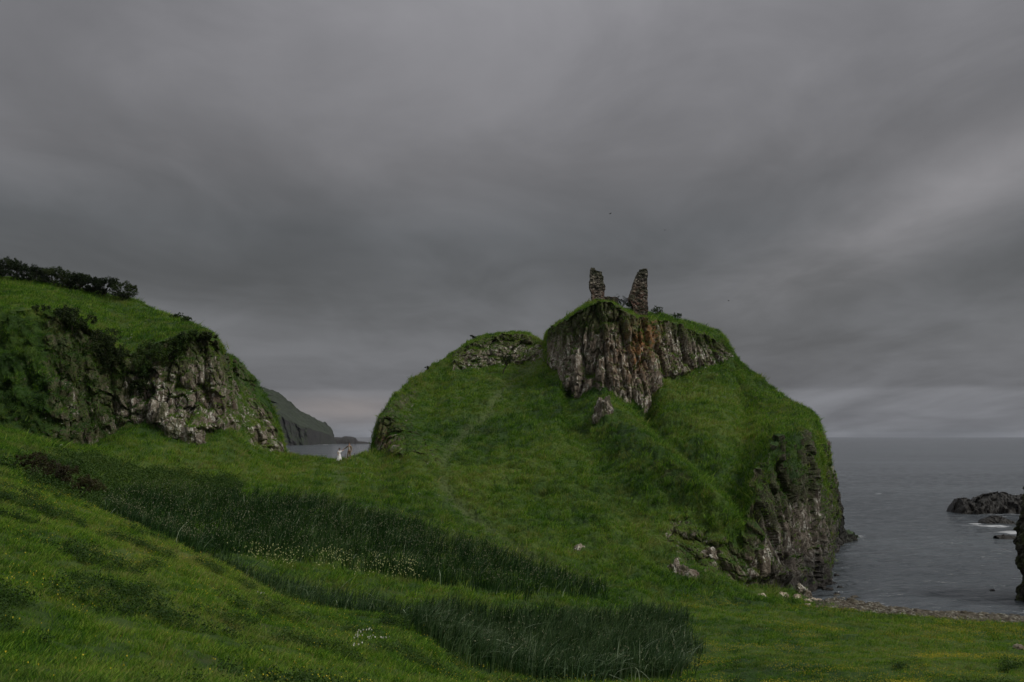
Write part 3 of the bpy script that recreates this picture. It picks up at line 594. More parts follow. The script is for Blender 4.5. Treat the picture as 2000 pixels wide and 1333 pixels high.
# ------------------------------------------------------------------ vegetation: shared clump instancer
def ribbon_clump(nb, h, spread, lean, width, seed, segs=3, arch=.6):
    r = np.random.default_rng(seed); V, Fc = [], []
    for i in range(nb):
        a = r.uniform(0, 2 * math.pi); rad = spread * r.random() ** .6; bx, by = rad * math.cos(a), rad * math.sin(a)
        hh = h * r.uniform(.55, 1.1); la = r.uniform(0, 2 * math.pi); ln = lean * r.uniform(.3, 1.2); wd = width * r.uniform(.7, 1.2); fa = r.uniform(0, math.pi)
        wx, wy = math.cos(fa) * wd / 2, math.sin(fa) * wd / 2; b0 = len(V)
        for s_ in range(segs + 1):
            t = s_ / segs; x = bx + math.cos(la) * ln * hh * t ** 1.7 + .28 * hh * t ** 1.5; y = by + math.sin(la) * ln * hh * t ** 1.7; z = hh * (t - arch * .35 * t ** 3) - .03; q = 1 - t ** 1.5
            if s_ < segs: V += [(x - wx * q, y - wy * q, z), (x + wx * q, y + wy * q, z)]
            else: V.append((x, y, z))
        for s_ in range(segs - 1): c = b0 + 2 * s_; Fc += [(c, c + 1, c + 3), (c, c + 3, c + 2)]
        c = b0 + 2 * (segs - 1); Fc.append((c, c + 1, c + 2))
    return np.array(V), np.array(Fc)
def proto(name, V, Fc, mat):
    o = mesh_np(name, V, Fc, mat, smooth=False); COL.objects.unlink(o); return o
def instancer(name, pts, rot, scl, idx, protos):
    c = bpy.data.collections.new(name + "_sorts")
    for p_ in protos: c.objects.link(p_)
    me = bpy.data.meshes.new(name); me.vertices.add(len(pts)); me.vertices.foreach_set('co', np.asarray(pts, np.float32).ravel())
    a = me.attributes.new('rot', 'FLOAT_VECTOR', 'POINT'); a.data.foreach_set('vector', np.asarray(rot, np.float32).ravel())
    a = me.attributes.new('scl', 'FLOAT_VECTOR', 'POINT'); a.data.foreach_set('vector', np.asarray(scl, np.float32).ravel())
    a = me.attributes.new('sort', 'INT', 'POINT'); a.data.foreach_set('value', np.asarray(idx, np.int32))
    o = bpy.data.objects.new(name, me); COL.objects.link(o)
    ng = bpy.data.node_groups.new(name + "_scatter", 'GeometryNodeTree')
    ng.interface.new_socket(name='Geometry', in_out='INPUT', socket_type='NodeSocketGeometry'); ng.interface.new_socket(name='Geometry', in_out='OUTPUT', socket_type='NodeSocketGeometry')
    N = ng.nodes; gi = N.new('NodeGroupInput'); go = N.new('NodeGroupOutput'); ip = N.new('GeometryNodeInstanceOnPoints'); ci = N.new('GeometryNodeCollectionInfo')
    ci.inputs['Collection'].default_value = c; ci.inputs['Separate Children'].default_value = True; ci.inputs['Reset Children'].default_value = True
    def na(n, t):
        q = N.new('GeometryNodeInputNamedAttribute'); q.data_type = t; q.inputs['Name'].default_value = n; return q.outputs['Attribute']
    lk = ng.links.new; lk(gi.outputs[0], ip.inputs['Points']); lk(ci.outputs[0], ip.inputs['Instance']); ip.inputs['Pick Instance'].default_value = True
    lk(na('sort', 'INT'), ip.inputs['Instance Index']); lk(na('rot', 'FLOAT_VECTOR'), ip.inputs['Rotation']); lk(na('scl', 'FLOAT_VECTOR'), ip.inputs['Scale']); lk(ip.outputs[0], go.inputs[0])
    md = o.modifiers.new("scatter", 'NODES'); md.node_group = ng
    return o
# face centres of the land, for scattering
FC = (G3[:-1, :-1] + G3[1:, 1:] + G3[:-1, 1:] + G3[1:, :-1]) / 4
e1 = G3[1:, 1:] - G3[:-1, :-1]; e2 = G3[1:, :-1] - G3[:-1, 1:]; cr = np.cross(e1, e2); area = np.linalg.norm(cr, axis=2) / 2; fn = cr / (2 * area[..., None] + 1e-9); fn *= np.sign(fn[..., 2:3] + 1e-9)
fc, ar, fnr = FC.reshape(-1, 3), area.ravel(), fn.reshape(-1, 3); frk, frl, fxx = frock.ravel(), fr.ravel(), fx.ravel()
fpath = pathm.reshape(nr, nc)[:-1, :-1].ravel(); fbch = bch.reshape(nr, nc)[:-1, :-1].ravel()
fpx, fpy = pix(fc)
E1 = e1.reshape(-1, 3); E2 = e2.reshape(-1, 3)
def scatter(dens, seed):
    r = np.random.default_rng(seed); lam = dens * ar; n = r.poisson(np.clip(lam, 0, 50)); i = np.repeat(np.arange(len(n)), n)
    u = r.uniform(-.5, .5, (len(i), 2)); p = fc[i] + E1[i] * (u[:, :1] * .5 + u[:, 1:] * .5) + E2[i] * (u[:, :1] * .5 - u[:, 1:] * .5)
    return i, p, r
def inpoly(x, y, poly):
    c = np.zeros(len(x), bool); q = list(poly)
    for (x0, y0), (x1, y1) in zip(q, q[1:] + q[:1]):
        if y0 == y1: continue
        c ^= ((y0 > y) != (y1 > y)) & (x < (x1 - x0) * (y - y0) / (y1 - y0) + x0)
    return c
inview = (((fxx > -90) & (fxx < 2090)) | ((fc[:, 1] < 75) & (fxx > -650) & (fxx < 2650))) & (frl > .75)
# reed beds (their footprint on the hollow's floor)
BED = [(205, 1010), (250, 985), (330, 965), (420, 975), (500, 985), (560, 978), (640, 985), (760, 1015), (860, 1042), (960, 1072), (1040, 1108), (1100, 1128), (1170, 1148), (1195, 1175), (1100, 1172), (960, 1158), (820, 1140), (700, 1118), (560, 1098), (470, 1095), (380, 1085), (300, 1060)]
FRONT = [(815, 1240), (830, 1205), (900, 1195), (980, 1205), (1080, 1212), (1180, 1215), (1260, 1200), (1330, 1205), (1350, 1235), (1335, 1300), (1300, 1350), (1020, 1350), (900, 1295)]
EDGE = [(440, 1112), (520, 1130), (620, 1158), (700, 1172), (800, 1190), (830, 1215), (780, 1222), (660, 1215), (560, 1190), (470, 1140)]
EDGE2 = [(200, 1000), (300, 1050), (450, 1118), (480, 1150), (380, 1100), (240, 1040)]
vfloor = (frl > 2.05) & (frl < 4.6)
# points of the reed bed hidden behind the near crest still belong to it
gpx, gpy = fpx, fpy
jit = fbm(fc / 3.0 + 70, 3) * 22 + np.random.default_rng(2).normal(0, 7, len(fc))
inbed = vfloor & inpoly(gpx + jit * 1.5, gpy + jit * .6, BED); infront = (frl > 1.6) & (frl < 4.2) & inpoly(gpx + jit * 1.4, gpy + jit * .6, FRONT)
inedge = vfloor & (inpoly(gpx, gpy, EDGE) | inpoly(gpx, gpy, EDGE2))
dcl = fc[:, 1]
# ---- grass
dens = np.interp(dcl, [15, 25, 40, 60, 90, 120, 170], [85, 60, 34, 19, 11, 8.0, 6.5])
clump = fbm(fc / 1.3 + 12, 3)
dens = dens * np.clip(.85 + clump, .25, 1.7)
mossy = sstep(fbm(fc / 2.2 + 40, 3), -.05, .35)
ledge = sstep(fnr[:, 2], .5, .85)
dens = dens * np.where(frk > .3, .05 + .9 * np.clip(ledge + (frk < .6) * .75 + mossy * .25, 0, 1), 1.0)
fmoss = moss.reshape(nr, nc)[:-1, :-1].ravel()
dens = np.maximum(dens, np.where(frk > .3, np.clip(fmoss, 0, 1) * sstep(fbm(fc / 1.6 + 77, 4, .6), -.05, .25) * 5.0, 0))
dens *= (1 - .92 * np.clip(fpath, 0, 1)) * (1 - fbch) * (fc[:, 2] > .6) * inview * (frl < 10.35) * ~((fxx > 1624) & (frl > 5.9)) * (1 - .6 * (inbed | infront))
i, p, r = scatter(dens, 21)
size = np.interp(dcl[i], [15, 40, 80, 150], [.50, .70, 1.10, 1.35]) * r.uniform(.6, 1.35, len(i)) * (1 + .35 * np.clip(clump[i], -1, 1)) * np.where(frk[i] > .3, .8, 1) * np.where((r.random(len(i)) < .12) & (dcl[i] > 60), 1.6, 1.0)
size *= np.where((fxx[i] > 1350) & (frl[i] < 4.6), .7, 1.0) * (1 - .4 * fpath[i])
yaw = r.normal(.0, .7, len(i)); tilt = np.clip((1 - fnr[i, 2]) * .9, 0, .8); az = np.arctan2(fnr[i, 1], fnr[i, 0])
rot = np.stack([-np.sin(az) * tilt * .9, np.cos(az) * tilt * .9, yaw], 1)
sc3 = np.stack([size * 1.25, size * 1.25, size * r.uniform(.7, 1.1, len(i))], 1)
pr = [proto("grass_tuft", *ribbon_clump(15, .36, .20, .55, .020, 100 + k), M_GRASS) for k in range(5)]
g_ = instancer("grass", p - (0, 0, .02), rot, sc3, r.integers(0, 5, len(i)), pr); tag(g_, "windswept green grass tussocks over hill and meadow", "grass", kind='stuff')
print("grass clumps", len(i))
# ---- taller dark herbage on near slope and rough banks (nettles, docks)
herb = sstep(fbm(fc / 3.2 + 90, 3) + .22 * np.exp(-((gpx - 250) / 240) ** 2 - ((gpy - 1160) / 90) ** 2), .30, .45) * (frl < 2.0) * (dcl > 14)
bank = inpoly(gpx + jit, gpy + jit, [(40, 905), (110, 890), (200, 905), (330, 925), (480, 950), (430, 985), (300, 975), (200, 1000), (120, 965), (60, 950)]) * 1.0
cliffmoss = (frl > 6) & (frl < 7) & (fxx < 240)
i, p, r = scatter((herb * 8 + bank * 5 + cliffmoss * .7) * inview, 31)
pr = []
for k in range(3):
    rr_ = np.random.default_rng(300 + k); V, Fc = [], []
    for q_ in range(110):
        c = rr_.normal(0, .17, 3) * (1, 1, .6) + (0, 0, .18); s_ = rr_.uniform(.014, .030); n = rr_.normal(size=3) + (0, 0, .8); n /= np.linalg.norm(n); a = np.cross(n, rr_.normal(size=3)); a /= np.linalg.norm(a); b = np.cross(n, a); k0 = len(V)
        V += [c + a * s_ * 1.6, c + b * s_ * .7, c - a * s_ * 1.6, c - b * s_ * .7]; Fc += [(k0, k0 + 1, k0 + 2), (k0, k0 + 2, k0 + 3)]
    pr.append(proto("herb_tuft", np.array(V), np.array(Fc), M_HERB))
sz_ = r.uniform(.6, 1.3, len(i)) * np.where(dcl[i] > 55, 1.7, .9)
tag(instancer("ground_cover", p, np.stack([0 * sz_, 0 * sz_, r.uniform(0, 6.28, len(i))], 1), np.stack([sz_] * 3, 1), r.integers(0, 3, len(i)), pr), "dark leafy nettles and docks in patches on the near slope and banks", "ground cover", kind='stuff')
# ---- reeds
def blades(pts, hgt, r, width=.032, lean=.35, segs=5, droop=.5):
    n = len(pts); a = r.uniform(-1.6, 1.6, n) + 3.0 * fbm(pts / 1.1 + 5, 2); ln = lean * r.uniform(.2, 1.3, n); fa = r.uniform(0, math.pi, n); dr = droop * r.uniform(0, 1.0, n) ** 2
    wv = np.stack([np.cos(fa), np.sin(fa), 0 * a], 1) * (width * r.uniform(.6, 1.2, n))[:, None] / 2
    dirv = np.stack([np.cos(a) + .45, np.sin(a), 0 * a], 1); V = []
    for s_ in range(segs + 1):
        t = s_ / segs; c = pts + dirv * (ln * hgt * t ** 2)[:, None] + dirv * (dr * hgt * max(0, t - .5) * 1.4)[:, None]
        c[:, 2] += hgt * (t - dr * max(0, t - .55) ** 1.3 * 2.3) - .05
        q = 1 - t ** 2 * .95; V += [c - wv * q, c + wv * q]
    V = np.stack(V, 1).reshape(-1, 3); k = 2 * (segs + 1); b0 = (np.arange(n) * k)[:, None]
    Fc = np.concatenate([b0 + np.array([[2 * s_, 2 * s_ + 1, 2 * s_ + 3, 2 * s_ + 2]]) for s_ in range(segs)], 0); return V, Fc
cell = np.clip(1.0 + 1.5 * fbm(fc / .75 + 3, 2) + .8 * fbm(fc / 3.0 + 3, 2), .08, 2.6)
i, p, r = scatter(inbed * 34 * cell * inview, 41)
V1 = blades(p, np.interp(dcl[i], [55, 95], [1.2, 1.4]) * r.uniform(.5, 1.2, len(i)) * (1 + .28 * fbm(p / 1.6, 3)), r, .040, .32, 4, .5)
tag(mesh_np("reeds", *V1, M_REED, smooth=False), "broad dark bed of upright reeds filling the hollow", "reeds", kind='stuff')
i, p, r = scatter(infront * 75.0 * np.clip(cell, .35, 2) * inview, 42)
V2 = blades(p, 1.25 * r.uniform(.45, 1.2, len(i)) * (1 + .3 * fbm(p / 1.3, 3)), r, .042, .26, 6, .7)
tag(mesh_np("reeds", *V2, M_REED_SHADE, smooth=False), "front patch of tall arching reeds at the bottom of the meadow", "reeds", kind='stuff')
i, p, r = scatter(inedge * 26.0 * cell * inview, 43)
V3 = blades(p, 1.15 * r.uniform(.5, 1.2, len(i)), r, .040, .36, 6, .95)
tag(mesh_np("reeds", *V3, M_REED_SHADE, smooth=False), "narrow row of arching reeds behind the near slope's edge", "reeds", kind='stuff')
FE = [(815, 1235), (900, 1270), (1010, 1320), (1150, 1345), (1330, 1320), (1350, 1230), (1300, 1215), (1290, 1280), (1180, 1290), (1050, 1280), (940, 1240), (850, 1205)]
i, p, r = scatter(((inpoly(gpx + jit, gpy + jit * .4, FE) & (frl < 4.2)) * 4.0 + infront * 1.0 + inedge * .6 + inbed * 1.3) * np.clip(cell, .4, 2) * inview, 44)
V4 = blades(p, np.where(dcl[i] > 60, 1.25, 1.45) * r.uniform(.6, 1.15, len(i)), r, .055, .55, 8, 1.25)
tag(mesh_np("reeds", *V4, M_ARCH, smooth=False), "arching reed leaves with painted glints along the front of the reed patch", "reeds", kind='stuff')
# ---- flowers
def flowers(name, dens, col, hgt, size, seed, label, head=1):
    i, p, r = scatter(dens * inview, seed); n = len(i); m = plain(name + "_petals", col, .7, .15, 3.0)
    hh = hgt * r.uniform(.6, 1.15, n); p = p + np.stack([0 * hh, 0 * hh, hh], 1)
    if head > 1: p = np.repeat(p, head, 0) + r.normal(0, 1, (n * head, 3)) * (size * 1.6, size * 1.6, size * .5); n *= head
    s_ = size * r.uniform(.6, 1.2, n); th = r.uniform(0, 6.28, n); V = []
    for k in range(4):
        a = th + k * math.pi / 2; V.append(p + np.stack([np.cos(a) * s_ / 2, np.sin(a) * s_ / 2 * .9, (-1) ** k * s_ * .35], 1))
    V.append(p + np.stack([0 * s_, 0 * s_, -s_ * .7], 1)); V = np.stack(V, 1).reshape(-1, 3); b0 = (np.arange(n) * 5)[:, None]
    Fc = np.concatenate([b0 + np.array([[0, 1, 2]]), b0 + np.array([[0, 2, 3]]), b0 + np.array([[0, 4, 1]]), b0 + np.array([[2, 4, 3]]), b0 + np.array([[1, 4, 2]]), b0 + np.array([[3, 4, 0]])], 0)
    return tag(mesh_np(name, V, Fc, m, smooth=False), label, "flowers", kind='stuff')
fl = sstep(fbm(fc / 4 + 130, 3), .0, .4)
butter = (frl < 2.0) * (dcl > 14) * (.15 + 1.3 * fl) * 3.2 + ((frl > 1.0) & (frl < 4.4) & (fxx > 1330)) * (.04 + 1.5 * fl ** 1.5) * 26.0 + ((gpx > 40) & (gpx < 210) & (gpy > 935) & (gpy < 1010) & (frl < 2.1)) * 3.0
flowers("buttercups", butter, (.46, .38, .02), .32, .032, 51, "tiny yellow buttercups sprinkled through the near grass")
irisd = inpoly(gpx, gpy, [(440, 1100), (560, 1098), (700, 1105), (800, 1120), (840, 1150), (760, 1155), (640, 1140), (520, 1128)]) * vfloor * 13.0 * np.clip(.5 + 1.6 * fbm(fc / 1.5, 2), 0, 3)
flowers("yellow_irises", irisd, (.36, .38, .16), 1.15, .075, 52, "band of pale yellow irises in the reed bed")
flowers("seed_heads", (inbed * 7.0 + infront * 2.0) * np.clip(cell, .2, 2), (.17, .18, .10), 1.25, .060, 54, "dull pale seed heads scattered through the reed beds")
pars = np.zeros(len(fc))
for X, Y, sx_, sy_, a in ((310, 995, 12, 5, .8), (430, 1002, 14, 6, 1.0), (385, 1025, 12, 9, .9), (105, 825, 25, 18, .7), (150, 860, 18, 12, 1.2), (250, 665, 10, 22, .5), (260, 720, 10, 14, .4), (125, 800, 20, 20, .4), (145, 1085, 14, 8, 2.0), (72, 1110, 8, 5, 3.0), (490, 1190, 40, 10, .6), (700, 1275, 40, 18, 1.2), (1340, 730, 60, 20, .08), (1360, 760, 30, 20, .15), (800, 975, 40, 12, .25), (720, 925, 20, 14, .25), (1030, 775, 12, 10, .3)):
    pars += a * np.exp(-((gpx - X) / sx_) ** 2 - ((gpy - Y) / sy_) ** 2)
flowers("cow_parsley", pars * (frl < 9), (.50, .50, .42), .55, .055, 53, "creamy white cow parsley heads in loose groups", head=4)
# ---- shingle
i, p, r = scatter(((frl > 4.45) & (frl < 5.15) & (fxx > 1570) & (fxx < 2100)) * 26.0 * sstep(fxx, 1570, 1640), 61)
V0, F0 = rock_mesh(.14, .11, .07, 5, 2, .25); V00, F00 = rock_mesh(.13, .12, .09, 8, 2, .3)
pr = [proto("pebble", V0, F0, rock_mat("shingle_stone", (.98, 1.0, .95), .52, .2)), proto("pebble", V00, F00, bpy.data.materials["shingle_stone"])]
sz_ = r.lognormal(0, .45, len(i)) * 1.1
tag(instancer("shingle", p, np.stack([0 * sz_, 0 * sz_, r.uniform(0, 6.28, len(i))], 1), np.stack([sz_] * 3, 1), r.integers(0, 2, len(i)), pr), "brown grey shingle along the edge of the bay", "shingle", kind='stuff')

# ------------------------------------------------------------------ shrubs and trees
def leaf_cloud(blobs, n, size, seed):
    """blobs: (x,y,z, rx,ry,rz); many small leaf faces spread in uneven clumps"""
    r = np.random.default_rng(seed); bl = np.array(blobs, float); wgt = bl[:, 3] * bl[:, 4] * bl[:, 5]; wgt /= wgt.sum()
    sub = []
    for b in bl:
        for _ in range(max(5, int(16 * (b[3:].mean() + .3)))):
            d = r.normal(size=3); d /= np.linalg.norm(d); sub.append(np.r_[b[:3] + d * b[3:] * r.uniform(.55, 1.0), b[3:].mean() * r.uniform(.18, .34)])
    sub = np.array(sub); k = r.integers(0, len(sub), n); d = r.normal(size=(n, 3)); d /= np.linalg.norm(d, axis=1)[:, None]
    c = sub[k, :3] + d * (sub[k, 3] * r.uniform(.3, 1.25, n))[:, None]
    nn = d + r.normal(size=(n, 3)) * .7; nn /= np.linalg.norm(nn, axis=1)[:, None]; a = np.cross(nn, r.normal(size=(n, 3))); a /= np.linalg.norm(a, axis=1)[:, None]; b = np.cross(nn, a)
    s_ = (size * r.uniform(.6, 1.3, n))[:, None]; V = np.stack([c + a * s_, c + b * s_ * .55, c - a * s_, c - b * s_ * .55], 1).reshape(-1, 3)
    return V, np.arange(4 * n).reshape(n, 4)
def limb(pts, rad, sides=6):
    V, Fc = [], []
    for i, (p_, r_) in enumerate(zip(pts, rad)):
        d = Vector(pts[min(i + 1, len(pts) - 1)]) - Vector(pts[max(i - 1, 0)]); q = d.to_track_quat('Z', 'Y')
        for k in range(sides): a = 2 * math.pi * k / sides; V.append(Vector(p_) + q @ Vector((math.cos(a) * r_, math.sin(a) * r_, 0)))
    for i in range(len(pts) - 1):
        for k in range(sides): a, b = i * sides + k, i * sides + (k + 1) % sides; Fc.append((a, b, b + sides, a + sides))
    return [tuple(v) for v in V], Fc
def join_limbs(lst):
    V, Fc = [], []
    for v, f in lst: Fc += [tuple(i + len(V) for i in q) for q in f]; V += v
    return V, Fc
def make_tree(name, loc, h, wd, lean, seed, label, cat, mat=M_BUSH, group=None, trunk=.3, leaves=2600, lsize=.07, low=.5):
    r = random.Random(seed); root = empty(name, loc); tag(root, label, cat, group)
    limbs = []; tips = []
    top = (lean * .5, 0, h * trunk)
    limbs.append(limb([(0, 0, -.3), (lean * .15, 0, h * trunk * .5), top], [.09 * h / 2.5, .075 * h / 2.5, .06 * h / 2.5], 8))
    nb = 8
    for k in range(nb):
        a = 2 * math.pi * k / nb + r.uniform(-.3, .3); e = r.uniform(.35, .95); e2 = (lean * .6 + math.cos(a) * wd * .36 * e, math.sin(a) * wd * .36 * e, h * r.uniform(low, .85))
        mid_ = tuple((x + y) / 2 + r.uniform(-.08, .08) for x, y in zip(top, e2)); limbs.append(limb([top, mid_, e2], [.05 * h / 2.5, .035 * h / 2.5, .014 * h / 2.5], 5)); tips.append(e2)
    mesh_np("trunk", *join_limbs(limbs), M_BARK, parent=root)
    bl = [(t[0], t[1], t[2], wd * r.uniform(.16, .27), wd * r.uniform(.16, .27), h * r.uniform(.12, .2)) for t in tips] + [(lean, 0, h * .72, wd * .26, wd * .26, h * .2)]
    mesh_np("crown", *leaf_cloud(bl, leaves, lsize, seed), mat, smooth=False, parent=root)
    return root
hedge = [(-60, 3.0, 3.4), (-28, 2.6, 3.0), (2, 2.7, 2.6), (26, 2.9, 2.6), (52, 2.6, 2.6), (78, 2.4, 2.5), (104, 2.6, 2.7), (130, 2.5, 2.8), (155, 2.2, 2.4), (178, 2.3, 2.0), (205, 2.7, 2.4), (238, 2.6, 2.3)]
desc = ["hedge tree cut off by the left edge of the photo", "hedge tree just outside the left edge", "leftmost whole windswept tree of the hilltop hedge", "second hilltop hedge tree from the left with spiky top", "third hilltop hedge tree from the left, joined to its neighbours",
        "low hilltop hedge tree in a dip of the row", "rounded hilltop hedge tree near the middle of the row", "broad dense hilltop hedge tree right of the middle", "low hedge tree left of the open gap", "slim hedge tree with sky showing below its crown", "second last round tree of the hilltop hedge", "last tree of the hilltop hedge, leaning seaward at its right end"]
for k, ((X, h, wd), lb) in enumerate(zip(hedge, desc)):
    p = stand(X, 0, (9.4, 9.75)) if X > -100 else None
    make_tree("hedge_tree", p - Vector((0, 0, .1)), h * 1.12, wd * 1.75, .25 if k < 11 else .45, 70 + k, lb, "tree", group="windswept trees of the hilltop hedge", trunk=.16, leaves=6500, lsize=.075, low=.22)
make_tree("thorn_tree", stand(982, 732, (7, 8.5)), 3.1, 2.3, 1.1, 91, "small black windswept thorn tree leaning over the path below the knoll", "tree", trunk=.4, leaves=3500, lsize=.06)
def bush(X, Y, w_, h_, seed, label, mat=M_BUSH, rows=(0, 10), name="bush", group=None, leaves=1500, lsize=.06, lift=0.0, push=0.0):
    p = stand(X, Y, rows); p.z += lift; p.y -= push; r = random.Random(seed); root = empty(name, p); tag(root, label, "bush", group)
    bl = [(r.uniform(-.35, .35) * w_, r.uniform(-.3, .3) * w_, h_ * r.uniform(.25, .7), w_ * r.uniform(.18, .3), w_ * r.uniform(.18, .3), h_ * r.uniform(.2, .35)) for _ in range(6)]
    mesh_np("foliage", *leaf_cloud(bl, leaves, lsize, seed), mat, smooth=False, parent=root)
    limbs = [limb([(0, 0, -.3), (b[0] * .5, b[1] * .5, b[2] * .5), (b[0] * 1.15, b[1] * 1.15, b[2] + b[5] * 1.1)], [.03, .02, .008], 4) for b in bl]
    mesh_np("stem", *join_limbs(limbs), M_BARK, parent=root); return root
BG = "bushes hanging over the left cliff"
bush(1216, 604, 2.6, 2.0, 1, "dark bush between the two castle towers", rows=(8.6, 10), lift=.5)
bush(1232, 608, 1.8, 1.4, 2, "small bush against the foot of the right castle tower", M_IVY, rows=(8.6, 10), lift=.3)
bush(1285, 613, 2.0, 1.3, 3, "scrubby bush on the skyline right of the right tower", M_IVY, rows=(9, 10))
bush(1320, 620, 1.8, 1.0, 4, "tiny bush farther right on the castle skyline", M_IVY, rows=(9, 10))
bush(925, 662, .9, .8, 5, "small spiky bush on the knoll's left shoulder", rows=(9, 10))
bush(835, 722, .8, .7, 6, "thin twiggy bush low on the headland's left skyline", rows=(9, 10), leaves=400)
for k, (X, Y, w_, h_, lb, mt) in enumerate(((110, 615, 4.0, 1.6, "dark bush on the cliff lip below the hilltop hedge, farthest left", M_BUSH), (150, 640, 4.0, 2.4, "second dark bush along the left cliff lip", M_BUSH), (190, 672, 4.2, 2.8, "third dark bush stepping down the left cliff lip", M_BUSH),
        (222, 705, 3.4, 3.4, "blackest bush in the notch of the left cliff", M_BUSH), (275, 720, 3.4, 3.6, "hanging ivy bush right of the cliff notch", M_IVY), (305, 700, 3.6, 3.6, "ivy mass above the pale cliff face", M_IVY), (335, 685, 3.6, 2.6, "ivy bush on the cliff lip over the pale face", M_IVY),
        (372, 668, 3.2, 2.0, "ivy bush on the lip near the cliff corner", M_IVY), (288, 760, 2.6, 3.0, "dark ivy tongue hanging low on the left cliff", M_BUSH), (402, 662, 2.4, 1.4, "small bush capping the cliff corner", M_BUSH))):
    bush(X, Y, w_, h_, 20 + k, lb, mt, (6, 7.3), group=BG, leaves=3600, lsize=.085, lift=-h_ * .35, push=.5)
for k, (X, Y, w_, h_, lb) in enumerate(((52, 925, 2.4, 1.5, "brown bank bush above the pale stone at the left edge"), (100, 932, 2.8, 1.7, "dark bush on the bank right of the pale stone"), (140, 952, 2.6, 1.4, "low bramble right of the bank bushes"))):
    bush(X, Y, w_, h_, 50 + k, lb, M_BRAM, (1.2, 2.2), leaves=5200, lsize=.045, name="bramble", push=-.6)
for k, (X, Y, lb) in enumerate(((345, 623, "shrub on the left hill's skyline, upper one"), (362, 630, "shrub on the left hill's skyline, lower one"))): bush(X, Y, 1.6, .9, 60 + k, lb, M_IVY, (9, 10))

# ------------------------------------------------------------------ castle ruin
def masonry():
    m, s, out = new_mat("castle_masonry"); geo = s.n('ShaderNodeNewGeometry'); tcn = s.n('ShaderNodeTexCoord'); pos = geo.outputs['Position']
    v = s.n('ShaderNodeTexVoronoi', feature='F1'); s.put(v.inputs['Vector'], s.mapping(pos, scale=(1, 1, 1.7))); v.inputs['Scale'].default_value = 2.6
    e = s.n('ShaderNodeTexVoronoi', feature='DISTANCE_TO_EDGE'); s.put(e.inputs['Vector'], s.mapping(pos, scale=(1, 1, 1.7))); e.inputs['Scale'].default_value = 2.6
    sp = s.n('ShaderNodeSeparateXYZ'); s.put(sp.inputs[0], v.outputs['Color'])
    st = s.ramp(sp.outputs[0], [(.1, (.045, .040, .032)), (.5, (.15, .13, .10)), (.9, (.34, .30, .24))])
    rp = s.n('ShaderNodeSeparateXYZ'); s.put(rp.inputs[0], pos)
    st = s.mix(s.m('MULTIPLY', s.smooth(rp.outputs[2], 38.5, 35.5), s.smooth(sp.outputs[1], .3, .7, .1, .7)), st, (.17, .085, .06))
    st = s.mix(s.smooth(s.noise(pos, .7, 4, .6), .5, .62, 0, .6), st, (.040, .055, .020))
    c = s.mix(s.smooth(e.outputs[0], .01, .06, 1, 0), st, (.022, .019, .016))
    b = s.n('ShaderNodeBsdfPrincipled'); s.put(b.inputs['Base Color'], c); b.inputs['Roughness'].default_value = .95; s.put(b.inputs['Normal'], bump(s, s.smooth(e.outputs[0], 0, .12), 1.0, .12))
    s.put(out.inputs[0], b.outputs[0]); return m
M_STONE = masonry()
def ruin_wall(name, outline, d, thick, parent, seed, rough=.16):
    """outline: rows (Y, Xleft, Xright) in the photo; a wall of rough stones with thickness"""
    o = np.array(outline, float); Ys = np.linspace(o[0, 0], o[-1, 0], 90); xl = np.interp(Ys, o[:, 0], o[:, 1]) - .9; xr = np.interp(Ys, o[:, 0], o[:, 2]) + .5
    V = []; nu = 36
    for Y, a, b in zip(Ys, xl, xr):
        z = z_of(Y, d); x0, x1 = x_of(a, Y, d), x_of(b, Y, d)
        ring = [(x0 + (x1 - x0) * t, d, z) for t in np.linspace(0, 1, nu)] + [(x1, d + thick * t, z) for t in np.linspace(.08, .92, 10)] + [(x1 + (x0 - x1) * t, d + thick, z) for t in np.linspace(0, 1, nu)] + [(x0, d + thick * (1 - t), z) for t in np.linspace(.08, .92, 10)]
        V.append(ring)
    V = np.array(V); n = V.shape[1]; rows = V.shape[0]; cen = V.mean(1, keepdims=True); nn = V - cen; nn[..., 2] = 0; nn /= np.linalg.norm(nn, axis=2)[..., None]
    fl = V.reshape(-1, 3); w_ = worley(fl * np.array([2.4, 2.4, 3.4]) + seed); w2 = worley(fl * np.array([1.1, 1.1, 1.4]) + seed)
    k_ = (w_[2] - .5) * rough * 1.1 - np.exp(-(w_[1] - w_[0]) / .08) * rough * .5 + (w2[2] - .5) * rough * .8
    fl += nn.reshape(-1, 3) * k_[:, None]; fl[:, 2] += (w2[2] - .5) * .10 * np.repeat(np.linspace(1, 0, rows) ** .5, n)
    vid = np.arange(rows * n).reshape(rows, n); v2 = np.concatenate([vid, vid[:, :1]], 1); q = np.stack([v2[:-1, :-1], v2[1:, :-1], v2[1:, 1:], v2[:-1, 1:]], -1).reshape(-1, 4)
    capc = fl[vid[0]].mean(0); V_ = np.vstack([fl, capc + (0, 0, .05)]); cap = np.array([[v2[0, k], v2[0, k + 1], len(fl), len(fl)] for k in range(n)])
    me_v, me_f = V_, [tuple(f) for f in q] + [(int(c[0]), int(c[1]), int(c[2])) for c in cap]
    me = bpy.data.meshes.new(name); me.from_pydata([tuple(v - np.array(parent.location)) for v in me_v], [], me_f); me.materials.append(M_STONE)
    ob = bpy.data.objects.new(name, me); COL.objects.link(ob); ob.parent = parent; return ob
CD = 147.5
ruin = empty("castle_ruin", place(1205, 600, CD)); tag(ruin, "ruined stone gatehouse with two jagged towers on top of the crag", "castle ruin")
